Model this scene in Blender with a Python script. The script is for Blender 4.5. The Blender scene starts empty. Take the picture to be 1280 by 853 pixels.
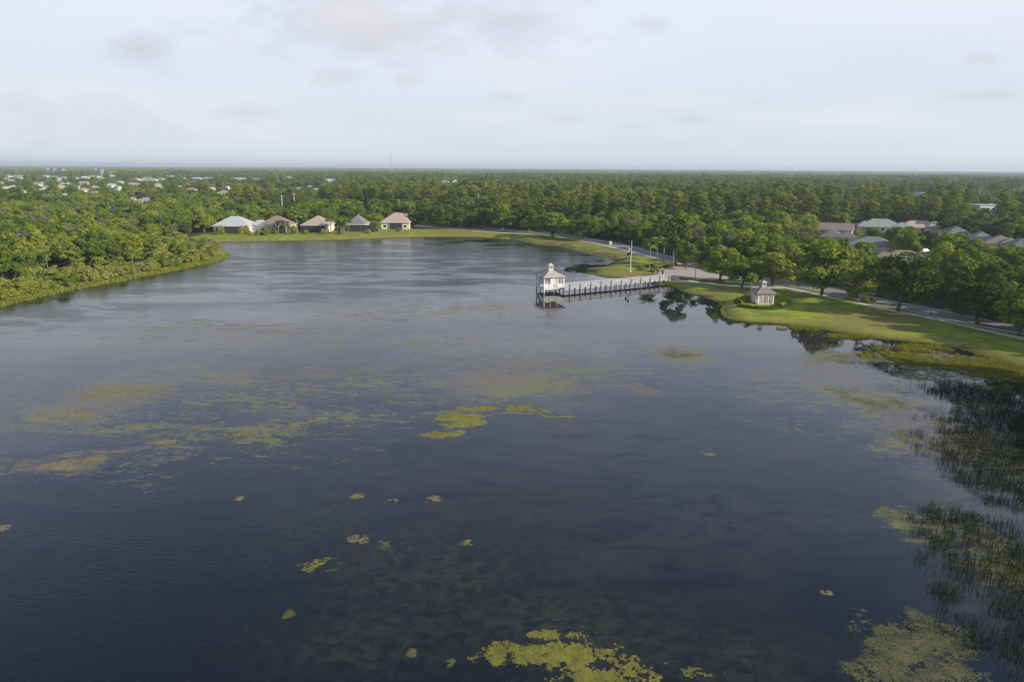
import bpy, math, random
import numpy as np
from mathutils import Matrix, Vector
random.seed(7); RNG = np.random.default_rng(7)
R = math.radians
scene = bpy.context.scene
COL = scene.collection

# ---------------------------------------------------------------- camera
FPX, CH = 853.0, 32.0
PITCH, ROLL = math.atan(216.5/FPX), R(0.336)
f_ = Vector((0, math.cos(PITCH), -math.sin(PITCH)))
u0 = Vector((0, math.sin(PITCH), math.cos(PITCH))); r0 = Vector((1, 0, 0))
r_ = r0*math.cos(ROLL) + u0*math.sin(ROLL); u_ = u0*math.cos(ROLL) - r0*math.sin(ROLL)
cam = bpy.data.cameras.new('camera'); camo = bpy.data.objects.new('camera', cam); COL.objects.link(camo)
cam.sensor_width = 36; cam.lens = 36*FPX/1280; cam.clip_start = 0.5; cam.clip_end = 60000
m = Matrix((r_, u_, -f_)).transposed().to_4x4(); m.translation = (0, 0, CH); camo.matrix_world = m
scene.camera = camo
# ---------------------------------------------------------------- light
SUN_AZ, SUN_EL = -23.0, 25.0          # degrees from +X, above the horizon
sd = Vector((math.cos(R(SUN_EL))*math.cos(R(SUN_AZ)), math.cos(R(SUN_EL))*math.sin(R(SUN_AZ)), math.sin(R(SUN_EL))))
sun = bpy.data.lights.new('sun', 'SUN'); so = bpy.data.objects.new('sun', sun); COL.objects.link(so)
sun.energy = 4.6; sun.angle = R(0.8); sun.color = (1, 0.93, 0.80)
so.rotation_euler = sd.to_track_quat('Z', 'Y').to_euler()
world = bpy.data.worlds.new('World'); scene.world = world; world.use_nodes = True
wn, wl = world.node_tree.nodes, world.node_tree.links
wn.clear()
def N(nodes, t, **k):
    n = nodes.new(t)
    for a, b in k.items():
        if a.startswith('i_'): n.inputs[a[2:]].default_value = b
        else: setattr(n, a, b)
    return n
out = N(wn, 'ShaderNodeOutputWorld'); bg = N(wn, 'ShaderNodeBackground'); bg.inputs[1].default_value = 0.085
sky = N(wn, 'ShaderNodeTexSky', sky_type='NISHITA'); sky.sun_disc = False
sky.sun_elevation = R(SUN_EL); sky.sun_rotation = R(90-SUN_AZ); sky.air_density = 1.0; sky.dust_density = 0.6; sky.ozone_density = 1.0
tc = N(wn, 'ShaderNodeTexCoord'); sep = N(wn, 'ShaderNodeSeparateXYZ'); wl.new(tc.outputs['Generated'], sep.inputs[0])
def wmath(op, a, b=None, clamp=False):
    n = N(wn, 'ShaderNodeMath', operation=op); n.use_clamp = clamp
    for i, v in enumerate((a, b)):
        if v is None: continue
        if isinstance(v, (int, float)): n.inputs[i].default_value = v
        else: wl.new(v, n.inputs[i])
    return n.outputs[0]
zz = wmath('ADD', wmath('MAXIMUM', sep.outputs[2], 0.0), 0.07)
cx_, cy_ = wmath('DIVIDE', sep.outputs[0], zz), wmath('DIVIDE', sep.outputs[1], zz)
cmb = N(wn, 'ShaderNodeCombineXYZ'); wl.new(cx_, cmb.inputs[0]); wl.new(cy_, cmb.inputs[1])
n1 = N(wn, 'ShaderNodeTexNoise', i_Scale=0.85, i_Detail=7.0, i_Roughness=0.55, i_Distortion=0.3); wl.new(cmb.outputs[0], n1.inputs['Vector'])
n2 = N(wn, 'ShaderNodeTexNoise', i_Scale=0.33, i_Detail=4.0, i_Roughness=0.5); wl.new(cmb.outputs[0], n2.inputs['Vector'])
def wramp(src, stops):
    r = N(wn, 'ShaderNodeValToRGB'); wl.new(src, r.inputs[0]); e = r.color_ramp.elements
    e[0].position, e[0].color = stops[0][0], stops[0][1]; e[1].position, e[1].color = stops[-1][0], stops[-1][1]
    for p, c in stops[1:-1]:
        k = e.new(p); k.color = c
    return r.outputs[0]
K = 1/0.085
def g4(r, g, b, k=K): return (r*k, g*k, b*k, 1)
# veil of thin high cloud, then small grey puffs
veil = wramp(sep.outputs[2], [(0.0, (0.575, 0.63, 0.67, 1)), (0.10, (0.60, 0.665, 0.735, 1)), (0.22, (0.67, 0.705, 0.815, 1)), (0.30, (0.48, 0.60, 0.87, 1)), (0.55, (0.25, 0.34, 0.54, 1)), (1.0, (0.14, 0.18, 0.27, 1))])
vs = N(wn, 'ShaderNodeVectorMath', operation='SCALE'); wl.new(veil, vs.inputs[0]); vs.inputs['Scale'].default_value = K
mix1 = N(wn, 'ShaderNodeMixRGB'); wl.new(wramp(n2.outputs[0], [(0.3, (0.86,)*3+(1,)), (0.7, (1,)*3+(1,))]), mix1.inputs[0]); wl.new(sky.outputs[0], mix1.inputs[1]); wl.new(vs.outputs[0], mix1.inputs[2])
ib = wmath('DIVIDE', 1.0, wmath('MAXIMUM', sep.outputs[1], 0.2)); cb_ = N(wn, 'ShaderNodeCombineXYZ'); wl.new(wmath('MULTIPLY', sep.outputs[0], ib), cb_.inputs[0]); wl.new(wmath('MULTIPLY', wmath('MULTIPLY', sep.outputs[2], ib), 4.5), cb_.inputs[1])
n4 = N(wn, 'ShaderNodeTexNoise', i_Scale=2.3, i_Detail=6.0, i_Roughness=0.55, i_Distortion=0.5); wl.new(cb_.outputs[0], n4.inputs['Vector'])
band = N(wn, 'ShaderNodeMixRGB'); wl.new(wmath('MULTIPLY', wramp(n4.outputs[0], [(0.42, (0, 0, 0, 1)), (0.62, (1,)*3+(1,))]), wramp(sep.outputs[2], [(0.01, (0.15,)*3+(1,)), (0.06, (0.85,)*3+(1,)), (0.3, (.6,)*3+(1,)), (.45, (0,)*3+(1,))])), band.inputs[0]); wl.new(mix1.outputs[0], band.inputs[1]); band.inputs[2].default_value = g4(0.665, 0.665, 0.735); mix1 = band
puff = wramp(n1.outputs[0], [(0.54, (0, 0, 0, 1)), (0.70, (0.5,)*3+(1,))])
iy = wmath('DIVIDE', 1.0, wmath('MAXIMUM', sep.outputs[1], 0.05))
ca_n = N(wn, 'ShaderNodeCombineXYZ'); wl.new(wmath('MULTIPLY', sep.outputs[0], iy), ca_n.inputs[0]); wl.new(wmath('MULTIPLY', sep.outputs[2], iy), ca_n.inputs[1])
mpn = N(wn, 'ShaderNodeMapping'); mpn.inputs['Scale'].default_value = (1, 2.2, 1); wl.new(ca_n.outputs[0], mpn.inputs[0])
n3 = N(wn, 'ShaderNodeTexNoise', i_Scale=9.0, i_Detail=8.0, i_Roughness=0.62, i_Distortion=0.4); wl.new(mpn.outputs[0], n3.inputs['Vector'])
front = wmath('MULTIPLY', wmath('GREATER_THAN', sep.outputs[1], 0.1), 1.0)
def cloud(az, el, ra, re, soft=0.5):
    m = N(wn, 'ShaderNodeMapping'); m.inputs['Location'].default_value = (-az/ra, -el/re, 0); m.inputs['Scale'].default_value = (1/ra, 1/re, 1); wl.new(ca_n.outputs[0], m.inputs[0])
    l = N(wn, 'ShaderNodeVectorMath', operation='LENGTH'); wl.new(m.outputs[0], l.inputs[0])
    v = wmath('ADD', wmath('SUBTRACT', 1.0, l.outputs['Value']), wmath('MULTIPLY', wmath('SUBTRACT', n3.outputs[0], 0.5), 3.2))
    return wmath('MULTIPLY', wmath('MULTIPLY', v, soft, True), front)
CL = [(455, 30, 175, 48, .75), (640, 28, 100, 40, .6), (208, 66, 60, 22, .55), (440, 96, 44, 14, .5), (516, 101, 26, 10, .5), (130, 150, 150, 34, .35), (320, 140, 60, 14, .35), (632, 122, 26, 10, .4), (700, 148, 40, 11, .5), (782, 158, 34, 8, .5), (845, 151, 26, 9, .5), (803, 32, 38, 12, .5), (1174, 75, 34, 9, .6), (1190, 120, 80, 9, .4), (925, 128, 18, 6, .4), (60, 130, 60, 24, .3)]
acc = None
for px, py, rx, ry, sf in CL:
    a_z = (px-640)/FPX; e_l = math.tan(math.atan((426.5-py)/FPX)-PITCH)*1.0+ (640-px)/FPX*-0.0059
    c_ = cloud(a_z*1.0/math.cos(PITCH)*0.985, e_l, rx/FPX, ry/FPX, sf)
    acc = c_ if acc is None else wmath('MAXIMUM', acc, c_)
glow = cloud((455-640)/FPX, math.tan(math.atan((426.5-22)/FPX)-PITCH), 75/FPX, 26/FPX, .6)
pf = wmath('MAXIMUM', wmath('MULTIPLY', acc, 1.0), wmath('MULTIPLY', puff, wramp(sep.outputs[2], [(0.18, (0,)*3+(1,)), (0.40, (1,)*3+(1,))])))
pc = N(wn, 'ShaderNodeRGB'); pc.outputs[0].default_value = g4(0.50, 0.50, 0.555)
mix2 = N(wn, 'ShaderNodeMixRGB'); wl.new(pf, mix2.inputs[0]); wl.new(mix1.outputs[0], mix2.inputs[1]); wl.new(pc.outputs[0], mix2.inputs[2])
pg = N(wn, 'ShaderNodeRGB'); pg.outputs[0].default_value = g4(0.74, 0.71, 0.68)
mix3 = N(wn, 'ShaderNodeMixRGB'); wl.new(wmath('MULTIPLY', glow, 0.7), mix3.inputs[0]); wl.new(mix2.outputs[0], mix3.inputs[1]); wl.new(pg.outputs[0], mix3.inputs[2])
wl.new(mix3.outputs[0], bg.inputs[0]); wl.new(bg.outputs[0], out.inputs[0])
vsx = scene.view_settings; scene.display_settings.display_device = 'sRGB'
vsx.view_transform = 'Standard'; vsx.look = 'None'; vsx.exposure = 0.32; vsx.gamma = 1.0; vsx.use_curve_mapping = False
cy = scene.cycles; cy.max_bounces = 6; cy.diffuse_bounces = 2; cy.glossy_bounces = 3; cy.transmission_bounces = 3; cy.transparent_max_bounces = 6
cy.volume_bounces = 1; cy.caustics_reflective = False; cy.caustics_refractive = False; cy.use_denoising = True

# ---------------------------------------------------------------- mapping helpers
def at(px, py, z=0.0):
    d = f_ + r_*((px-640)/FPX) - u_*((py-426.5)/FPX)
    t = (z-CH)/d.z
    return Vector((d.x*t, d.y*t, z))
def proj(x, y, z):
    x, y, z = np.asarray(x, float), np.asarray(y, float), np.asarray(z, float)-CH
    dep = x*f_.x + y*f_.y + z*f_.z
    dep = np.where(dep < 1, 1, dep)
    return 640+FPX*(x*r_.x+y*r_.y+z*r_.z)/dep, 426.5-FPX*(x*u_.x+y*u_.y+z*u_.z)/dep, dep
def ppm(p):                      # pixels of the photograph per metre at a place
    return FPX/float(proj(p[0], p[1], p[2])[2])
def poly(pts, z=0.0): return np.array([at(a, b, z)[:2] for a, b in pts])
_h = lambda ix, iy, s: (np.sin(ix*127.1+iy*311.7+s*74.7)*43758.5453) % 1.0
def vnoise(x, y, s=0):
    ix, iy = np.floor(x), np.floor(y); fx, fy = x-ix, y-iy
    fx, fy = fx*fx*(3-2*fx), fy*fy*(3-2*fy)
    a, b, c, d = _h(ix, iy, s), _h(ix+1, iy, s), _h(ix, iy+1, s), _h(ix+1, iy+1, s)
    return a+(b-a)*fx+(c-a)*fy+(a-b-c+d)*fx*fy
def fbm(x, y, s=0, o=4):
    v, a, t = 0, 1, 0
    for k in range(o):
        v = v+a*vnoise(x*2**k+k*17.3, y*2**k-k*9.1, s+k); t += a; a *= 0.5
    return v/t
def sdist(x, y, P):              # signed distance to a polygon, negative inside
    x, y = np.asarray(x, float), np.asarray(y, float)
    d = np.full(x.shape, 1e18); ins = np.zeros(x.shape, bool)
    n = len(P)
    for i in range(n):
        x1, y1 = P[i]; x2, y2 = P[(i+1) % n]
        ex, ey = x2-x1, y2-y1; L = ex*ex+ey*ey+1e-9
        t = np.clip(((x-x1)*ex+(y-y1)*ey)/L, 0, 1)
        d = np.minimum(d, (x-x1-t*ex)**2+(y-y1-t*ey)**2)
        c = ((y1 > y) != (y2 > y))
        with np.errstate(divide='ignore', invalid='ignore'):
            ins ^= c & (x < ex*(y-y1)/(ey if ey else 1e-9)+x1)
    return np.where(ins, -1, 1)*np.sqrt(d)
def ldist(x, y, P):              # distance to a polyline
    x, y = np.asarray(x, float), np.asarray(y, float); d = np.full(x.shape, 1e18)
    for i in range(len(P)-1):
        x1, y1 = P[i]; x2, y2 = P[i+1]; ex, ey = x2-x1, y2-y1
        t = np.clip(((x-x1)*ex+(y-y1)*ey)/(ex*ex+ey*ey+1e-9), 0, 1)
        d = np.minimum(d, (x-x1-t*ex)**2+(y-y1-t*ey)**2)
    return np.sqrt(d)
def smooth(P, k=6):              # Catmull-Rom through points
    P = [np.array(p, float) for p in P]; o = []
    for i in range(len(P)-1):
        a, b, c, d = P[max(i-1, 0)], P[i], P[i+1], P[min(i+2, len(P)-1)]
        for j in range(k):
            t = j/k; o.append(0.5*((2*b)+(c-a)*t+(2*a-5*b+4*c-d)*t*t+(-a+3*b-3*c+d)*t**3))
    o.append(P[-1]); return np.array(o)
sst = lambda a, b, x: (lambda t: t*t*(3-2*t))(np.clip((x-a)/(b-a), 0, 1))

SHORE_PX = [(0, 384), (30, 376), (62, 369), (100, 361), (150, 352), (200, 342), (240, 334), (268, 328), (284, 321), (282, 315), (270, 310), (262, 306), (270, 303.5),
  (300, 302.5), (340, 302), (400, 301), (460, 299), (520, 297), (560, 296.5), (600, 297), (628, 299), (650, 301), (672, 306), (700, 308.5), (722, 314), (745, 320), (768, 325),
  (762, 331), (744, 335), (728, 337), (735, 341), (756, 346), (782, 348), (806, 351), (822, 356), (836, 358), (860, 366), (884, 373), (898, 378), (904, 384), (903, 391), (912, 399), (935, 403.5),
  (965, 405), (1000, 409), (1030, 413), (1060, 418), (1100, 424), (1140, 428), (1180, 433), (1210, 439), (1228, 446), (1250, 453), (1280, 466)]
lake = smooth([at(a, b, 0)[:2] for a, b in SHORE_PX], 5)
e0, e1 = lake[0], lake[-1]
lake = np.array(list(lake)+[(77, 96), (74, 78), (72, 60), (74, 40), (84, 0), (84, -70), (-60, -95), (-165, -70), (-190, 10), (-185, 90), (-150, 138)])
ROAD_PX = [(1420, 440), (1290, 415.5), (1227, 404), (1160, 389.5), (1100, 378), (1040, 365), (1000, 357), (950, 349), (905, 341), (870, 333), (840, 325), (800, 314), (760, 304.5), (725, 297.5), (690, 292.5), (640, 288.5), (560, 285), (480, 281)]
WALK_PX = [(1420, 452), (1290, 426), (1225, 411.5), (1160, 397), (1100, 385.5), (1053, 375), (1020, 368.5), (981, 360.5), (945, 356), (919, 353), (880, 352)]
PATH_PX = [(845, 350), (880, 354), (919, 358.5), (950, 359.5), (981, 360.5)]
WALK2_PX = [(862, 333), (840, 328), (790, 316), (750, 306), (715, 299.5), (690, 295.5), (660, 293.2), (630, 291.5), (590, 289.5)]
GZ = 0.8
road = smooth([at(a, b, GZ)[:2] for a, b in ROAD_PX], 6)
walk = smooth([at(a, b, GZ)[:2] for a, b in WALK_PX], 6)
path = smooth([at(a, b, GZ)[:2] for a, b in PATH_PX], 6)
walk2 = smooth([at(a, b, GZ)[:2] for a, b in WALK2_PX], 6)
plaza = poly([(818, 341.5), (828, 337), (842, 334), (858, 332), (872, 336.5), (890, 341), (912, 347), (915, 350.5), (895, 352), (868, 350.5), (848, 349.8), (832, 347.5)], GZ)

# ---------------------------------------------------------------- materials
MATS = {}
def mat(name, col, rough=0.8, spec=0.3, noise=None, var=0.15, bump=0.0, metal=0.0):
    if name in MATS: return MATS[name]
    M = bpy.data.materials.new(name); M.use_nodes = True; MATS[name] = M
    nd, lk = M.node_tree.nodes, M.node_tree.links; b = nd['Principled BSDF']
    b.inputs['Roughness'].default_value = rough; b.inputs['Specular IOR Level'].default_value = spec; b.inputs['Metallic'].default_value = metal
    g = N(nd, 'ShaderNodeNewGeometry'); t = N(nd, 'ShaderNodeTexNoise', i_Scale=noise or 1.5, i_Detail=5.0, i_Roughness=0.65); lk.new(g.outputs['Position'], t.inputs['Vector'])
    r = N(nd, 'ShaderNodeValToRGB'); lk.new(t.outputs[0], r.inputs[0])
    r.color_ramp.elements[0].position = 0.3; r.color_ramp.elements[1].position = 0.7
    r.color_ramp.elements[0].color = tuple(c*(1-var) for c in col)+(1,); r.color_ramp.elements[1].color = tuple(min(1, c*(1+var)) for c in col)+(1,)
    lk.new(r.outputs[0], b.inputs['Base Color'])
    if bump:
        bp = N(nd, 'ShaderNodeBump'); bp.inputs['Strength'].default_value = bump; bp.inputs['Distance'].default_value = 0.05; lk.new(t.outputs[0], bp.inputs['Height']); lk.new(bp.outputs[0], b.inputs['Normal'])
    return M
def leafmat(name, cols, trans=0.3, isl=0.35):
    M = bpy.data.materials.new(name); M.use_nodes = True; MATS[name] = M
    nd, lk = M.node_tree.nodes, M.node_tree.links; nd.clear()
    o = N(nd, 'ShaderNodeOutputMaterial'); oi = N(nd, 'ShaderNodeObjectInfo'); g = N(nd, 'ShaderNodeNewGeometry')
    rr = N(nd, 'ShaderNodeValToRGB'); e = rr.color_ramp.elements
    ln = N(nd, 'ShaderNodeTexNoise', i_Scale=0.012, i_Detail=2.0); lk.new(oi.outputs['Location'], ln.inputs['Vector'])
    a = N(nd, 'ShaderNodeMath', operation='MULTIPLY_ADD'); lk.new(oi.outputs['Random'], a.inputs[0]); a.inputs[1].default_value = 0.75
    b = N(nd, 'ShaderNodeMath', operation='MULTIPLY_ADD'); lk.new(ln.outputs[0], b.inputs[0]); b.inputs[1].default_value = 1.2; b.inputs[2].default_value = -0.475
    lk.new(b.outputs[0], a.inputs[2]); a.use_clamp = True; lk.new(a.outputs[0], rr.inputs[0])
    e[0].color = cols[0]+(1,); e[1].color = cols[-1]+(1,)
    for i, c in enumerate(cols[1:-1]):
        k = e.new((i+1)/(len(cols)-1)); k.color = c+(1,)
    hs = N(nd, 'ShaderNodeHueSaturation'); lk.new(rr.outputs[0], hs.inputs['Color'])
    v = N(nd, 'ShaderNodeMath', operation='MULTIPLY_ADD'); lk.new(g.outputs['Random Per Island'], v.inputs[0]); v.inputs[1].default_value = 2*isl; v.inputs[2].default_value = 1-isl; lk.new(v.outputs[0], hs.inputs['Value'])
    d = N(nd, 'ShaderNodeBsdfDiffuse'); t = N(nd, 'ShaderNodeBsdfTranslucent'); mx = N(nd, 'ShaderNodeMixShader'); mx.inputs[0].default_value = trans
    lk.new(hs.outputs[0], d.inputs[0]); lk.new(hs.outputs[0], t.inputs[0]); lk.new(d.outputs[0], mx.inputs[1]); lk.new(t.outputs[0], mx.inputs[2]); lk.new(mx.outputs[0], o.inputs[0])
    return M
M_OAK = leafmat('oak_leaves', [(0.072, 0.115, 0.022), (0.140, 0.190, 0.032), (0.225, 0.275, 0.040), (0.320, 0.345, 0.055)])
M_PINE = leafmat('pine_needles', [(0.110, 0.155, 0.032), (0.200, 0.235, 0.042), (0.300, 0.315, 0.060)])
M_BUSH = leafmat('shrub_leaves', [(0.130, 0.190, 0.030), (0.210, 0.270, 0.040), (0.310, 0.325, 0.065), (0.275, 0.265, 0.095)])
M_WISP = leafmat('greyish_leaves', [(0.20, 0.20, 0.12), (0.26, 0.25, 0.15)])
M_PALM = leafmat('palm_fronds', [(0.17, 0.22, 0.045), (0.22, 0.26, 0.055)])
M_HEDGE = leafmat('hedge_leaves', [(0.28, 0.33, 0.03), (0.33, 0.37, 0.04)], 0.2)
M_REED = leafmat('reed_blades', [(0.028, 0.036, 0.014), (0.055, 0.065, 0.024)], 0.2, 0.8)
M_MARSH = leafmat('marsh_grass_blades', [(0.22, 0.23, 0.03), (0.30, 0.28, 0.04)], 0.25, 0.5)
M_TUFT = leafmat('bank_grass_blades', [(0.20, 0.24, 0.035), (0.28, 0.29, 0.05)], 0.25, 0.4)
M_BARK = mat('bark', (0.13, 0.105, 0.08), 0.95, 0.1, 3, 0.3)
M_PALMT = mat('palm_trunk_bark', (0.24, 0.22, 0.185), 0.95, 0.1, 3, 0.2)
M_WHITE = mat('white_painted_wood', (0.72, 0.70, 0.65), 0.55, 0.3, 2.5, 0.08)
M_WEATH = mat('weathered_wood', (0.42, 0.41, 0.39), 0.85, 0.2, 2.0, 0.2)
M_DARKW = mat('dark_timber', (0.085, 0.075, 0.065), 0.9, 0.2, 2.0, 0.3)
M_PINKR = mat('pinkish_shingles', (0.40, 0.345, 0.315), 0.85, 0.2, 2.5, 0.12, 0.3)
M_SEAM = mat('pale_roof_ribs', (0.50, 0.46, 0.43), 0.6, 0.3)
M_GLASS = mat('dark_window_glass', (0.025, 0.03, 0.035), 0.12, 0.6, 1, 0.1)
M_SCREEN = mat('dark_insect_screen', (0.035, 0.035, 0.04), 0.6, 0.3, 1.0, 0.25)
M_ASPH = mat('asphalt', (0.24, 0.225, 0.215), 0.9, 0.2, 1.2, 0.12, 0.2)
M_CONC = mat('pale_concrete', (0.52, 0.48, 0.41), 0.9, 0.2, 1.0, 0.1)
M_POLE = mat('concrete_pole', (0.48, 0.46, 0.43), 0.8)
M_STEEL = mat('galvanised_steel', (0.55, 0.55, 0.56), 0.45, 0.5, 4, 0.08, 0, 0.6)
M_WIRE = mat('power_wire', (0.05, 0.05, 0.05), 0.6)

# ---------------------------------------------------------------- mesh helpers
class MB:
    def __init__(s): s.v, s.f, s.m = [], [], []
    def add(s, v, f, mi=0):
        o = len(s.v); s.v += [tuple(p) for p in v]; s.f += [tuple(i+o for i in q) for q in f]; s.m += [mi]*len(f); return s
    def box(s, c, size, rz=0.0, mi=0, top=1.0):
        hx, hy, hz = size[0]/2, size[1]/2, size[2]/2; ca, sa = math.cos(rz), math.sin(rz); v = []
        for z in (-1, 1):
            k = top if z > 0 else 1
            for x, y in ((-1, -1), (1, -1), (1, 1), (-1, 1)):
                X, Y = x*hx*k, y*hy*k; v.append((c[0]+X*ca-Y*sa, c[1]+X*sa+Y*ca, c[2]+z*hz))
        return s.add(v, [(0, 3, 2, 1), (4, 5, 6, 7), (0, 1, 5, 4), (1, 2, 6, 5), (2, 3, 7, 6), (3, 0, 4, 7)], mi)
    def bar(s, a, b, w, h=None, mi=0):
        a, b = Vector(a), Vector(b); h = h or w; d = (b-a).normalized()
        x = d.cross(Vector((0, 0, 1))); x = Vector((1, 0, 0)) if x.length < 1e-3 else x.normalized(); y = x.cross(d)
        v = [p+x*(i*w/2)+y*(j*h/2) for p in (a, b) for i, j in ((-1, -1), (1, -1), (1, 1), (-1, 1))]
        return s.add(v, [(0, 1, 2, 3), (7, 6, 5, 4), (0, 4, 5, 1), (1, 5, 6, 2), (2, 6, 7, 3), (3, 7, 4, 0)], mi)
    def tube(s, pts, rad, n=7, mi=0, cap=True):
        pts = [Vector(p) for p in pts]; v = []; k = len(pts)
        for i, p in enumerate(pts):
            d = (pts[min(i+1, k-1)]-pts[max(i-1, 0)]).normalized()
            x = d.cross(Vector((0.13, 1, 0.05))).normalized(); y = d.cross(x)
            for j in range(n):
                t = 2*math.pi*j/n; v.append(p+x*(math.cos(t)*rad[i])+y*(math.sin(t)*rad[i]))
        f = [(i*n+j, i*n+(j+1) % n, (i+1)*n+(j+1) % n, (i+1)*n+j) for i in range(k-1) for j in range(n)]
        if cap: f += [tuple(range(n))[::-1], tuple(range((k-1)*n, k*n))]
        return s.add(v, f, mi)
    def np(s, V, Q, mi=0):           # arrays of vertices and quads/tris
        o = len(s.v); s.v += [tuple(p) for p in V.tolist()]; s.f += [tuple(i+o for i in q) for q in Q.tolist()]; s.m += [mi]*len(Q); return s
    def mesh(s, name, mats):
        me = bpy.data.meshes.new(name); me.from_pydata(s.v, [], s.f)
        for k in (mats if isinstance(mats, (list, tuple)) else [mats]): me.materials.append(k)
        if any(s.m): me.polygons.foreach_set('material_index', s.m)
        me.update(); return me
    def obj(s, name, mats, parent=None, loc=None, rz=None):
        o = bpy.data.objects.new(name, s.mesh(name, mats)); COL.objects.link(o)
        if parent: o.parent = parent
        if loc is not None: o.location = loc
        if rz is not None: o.rotation_euler = (0, 0, rz)
        return o
def fastmesh(name, V, Q, mats):
    me = bpy.data.meshes.new(name); n, k = len(Q), Q.shape[1]
    me.vertices.add(len(V)); me.vertices.foreach_set('co', np.asarray(V, np.float32).ravel())
    me.loops.add(n*k); me.loops.foreach_set('vertex_index', np.asarray(Q, np.int32).ravel())
    me.polygons.add(n); me.polygons.foreach_set('loop_start', np.arange(0, n*k, k, dtype=np.int32)); me.polygons.foreach_set('loop_total', np.full(n, k, np.int32))
    me.update(calc_edges=True); me.validate()
    for q in (mats if isinstance(mats, (list, tuple)) else [mats]): me.materials.append(q)
    return me
def tag(o, label=None, cat=None, group=None, kind=None):
    if label: o['label'] = label
    if cat: o['category'] = cat
    if group: o['group'] = group
    if kind: o['kind'] = kind
    return o
def empty(name, loc, rz=0.0, **k):
    o = bpy.data.objects.new(name, None); COL.objects.link(o); o.location = loc; o.rotation_euler = (0, 0, rz); o.empty_display_size = 0.5
    return tag(o, **k)
def linkmesh(name, me, parent=None):
    o = bpy.data.objects.new(name, me); COL.objects.link(o)
    if parent: o.parent = parent
    return o
def copy_thing(o, loc, rz=0.0, sc=(1, 1, 1)):
    c = o.copy(); COL.objects.link(c); c.location = loc; c.rotation_euler = (0, 0, rz); c.scale = sc
    for ch in o.children:
        d = ch.copy(); COL.objects.link(d); d.parent = c
        for g in ch.children:
            h = g.copy(); COL.objects.link(h); h.parent = d
    return c
PI = math.pi

# ---------------------------------------------------------------- ground
def graded(a, b, step, lo, hi, grow=1.22):
    c = list(np.arange(a, b+1e-6, step)); s = step; L = [a]
    while L[-1] > lo: s *= grow; L.append(L[-1]-s)
    s = step; H = [c[-1]]
    while H[-1] < hi: s *= grow; H.append(H[-1]+s)
    return np.array(L[1:][::-1]+c+H[1:])
def tensor(xs, ys):
    X, Y = np.meshgrid(xs, ys); nx, ny = len(xs), len(ys)
    i = (np.arange(ny-1)[:, None]*nx+np.arange(nx-1)[None, :]).ravel()
    return X.ravel(), Y.ravel(), np.stack([i, i+1, i+nx+1, i+nx], 1)
gx, gy, gq = tensor(graded(-200, 150, 1.1, -24000, 24000), graded(60, 350, 1.1, -24000, 24000))
lsd = sdist(gx, gy, lake)
lsd += (fbm(gx*0.25, gy*0.25, 3)-0.5)*2.0+(fbm(gx*0.7, gy*0.7, 4)-0.5)*1.6*np.exp(-np.abs(lsd)/3)
mound = 1.1*sst(380, 250, gy)*sst(20, 45, np.abs(lsd))*0
gz = np.where(lsd < 0, np.maximum(-1.6, lsd*0.30), np.minimum(GZ, lsd*0.22))+mound
rd = np.minimum(np.minimum(ldist(gx, gy, road)-3.6, ldist(gx, gy, walk)-1), np.minimum(ldist(gx, gy, walk2)-1, ldist(gx, gy, path)-1))
rd = np.minimum(rd, sdist(gx, gy, plaza))
gz = np.where((rd < 1.5) & (lsd > 0), np.maximum(gz, GZ), gz)
rough = (fbm(gx*0.12, gy*0.12, 9)-0.5)*0.25*sst(1.5, 5, rd)*sst(0.5, 3, lsd)
gz = gz+rough
LAWN_PX = [poly([(236, 297), (262, 291), (300, 289), (470, 286), (540, 284), (600, 288), (670, 292), (735, 300), (800, 314), (850, 326), (905, 341), (960, 351), (1040, 367), (1160, 391), (1300, 419),
                 (1420, 470), (1290, 500), (1200, 450), (1000, 414), (890, 400), (800, 365), (700, 330), (560, 305), (262, 308)], GZ)]
lawn = sst(1.5, -1.5, sdist(gx, gy, LAWN_PX[0]))
farlawn = (fbm(gx*0.006, gy*0.006, 21) > 0.5)*0.7*(gy > 360)
lawn = np.maximum(lawn, farlawn); lawn = np.maximum(lawn, sst(5, 2.5, lsd)*(gx < -80)*(gy < 330))
dry = sst(0.42, 0.66, fbm(gx*0.08, gy*0.08, 5))*0.6+sst(.52, .68, fbm(gx*.3, gy*.3, 6))*.45+sst(4.5, 1.0, lsd)*0.6
for px, py, rr in ((795, 343, 7), (705, 303, 10), (760, 318, 8), (745, 311, 9), (1085, 402, 9), (1180, 440, 8), (590, 292, 14)):
    p = at(px, py, GZ); dry += 0.8*np.exp(-((gx-p.x)**2+(gy-p.y)**2)/rr**2)
bank = sum(np.exp(-((gx-at(a, b2, 0).x)**2+(gy-at(a, b2, 0).y)**2)/r**2) for a, b2, r in ((690, 307, 7), (705, 309, 8), (722, 313, 7), (740, 317, 6), (757, 321, 6), (768, 325, 6), (660, 301, 6), (765, 331, 5), (748, 340, 4)))*(fbm(gx*.3, gy*.3, 77) > .42)  # tree shade on the bay bank, painted as dark mud-coloured patches
p = at(738, 336, 0); mud_and_shade = .8*np.clip(bank, 0, 1)+ sst(1.6, 0.3, lsd)+np.exp(-((gx-p.x)**2+(gy-p.y)**2)/49)  # painted bank shade, plus real mud at the waterline and bay mouth
gme = fastmesh('ground', np.stack([gx, gy, gz], 1), gq, [])
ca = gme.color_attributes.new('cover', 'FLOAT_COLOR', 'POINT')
ca.data.foreach_set('color', np.stack([lawn, np.clip(dry, 0, 1), np.clip(mud_and_shade, 0, 1), np.ones_like(lawn)], 1).astype(np.float32).ravel())
gme.polygons.foreach_set('use_smooth', np.ones(len(gme.polygons), bool))
M = bpy.data.materials.new('ground_cover'); M.use_nodes = True; nd, lk = M.node_tree.nodes, M.node_tree.links; b = nd['Principled BSDF']
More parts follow.
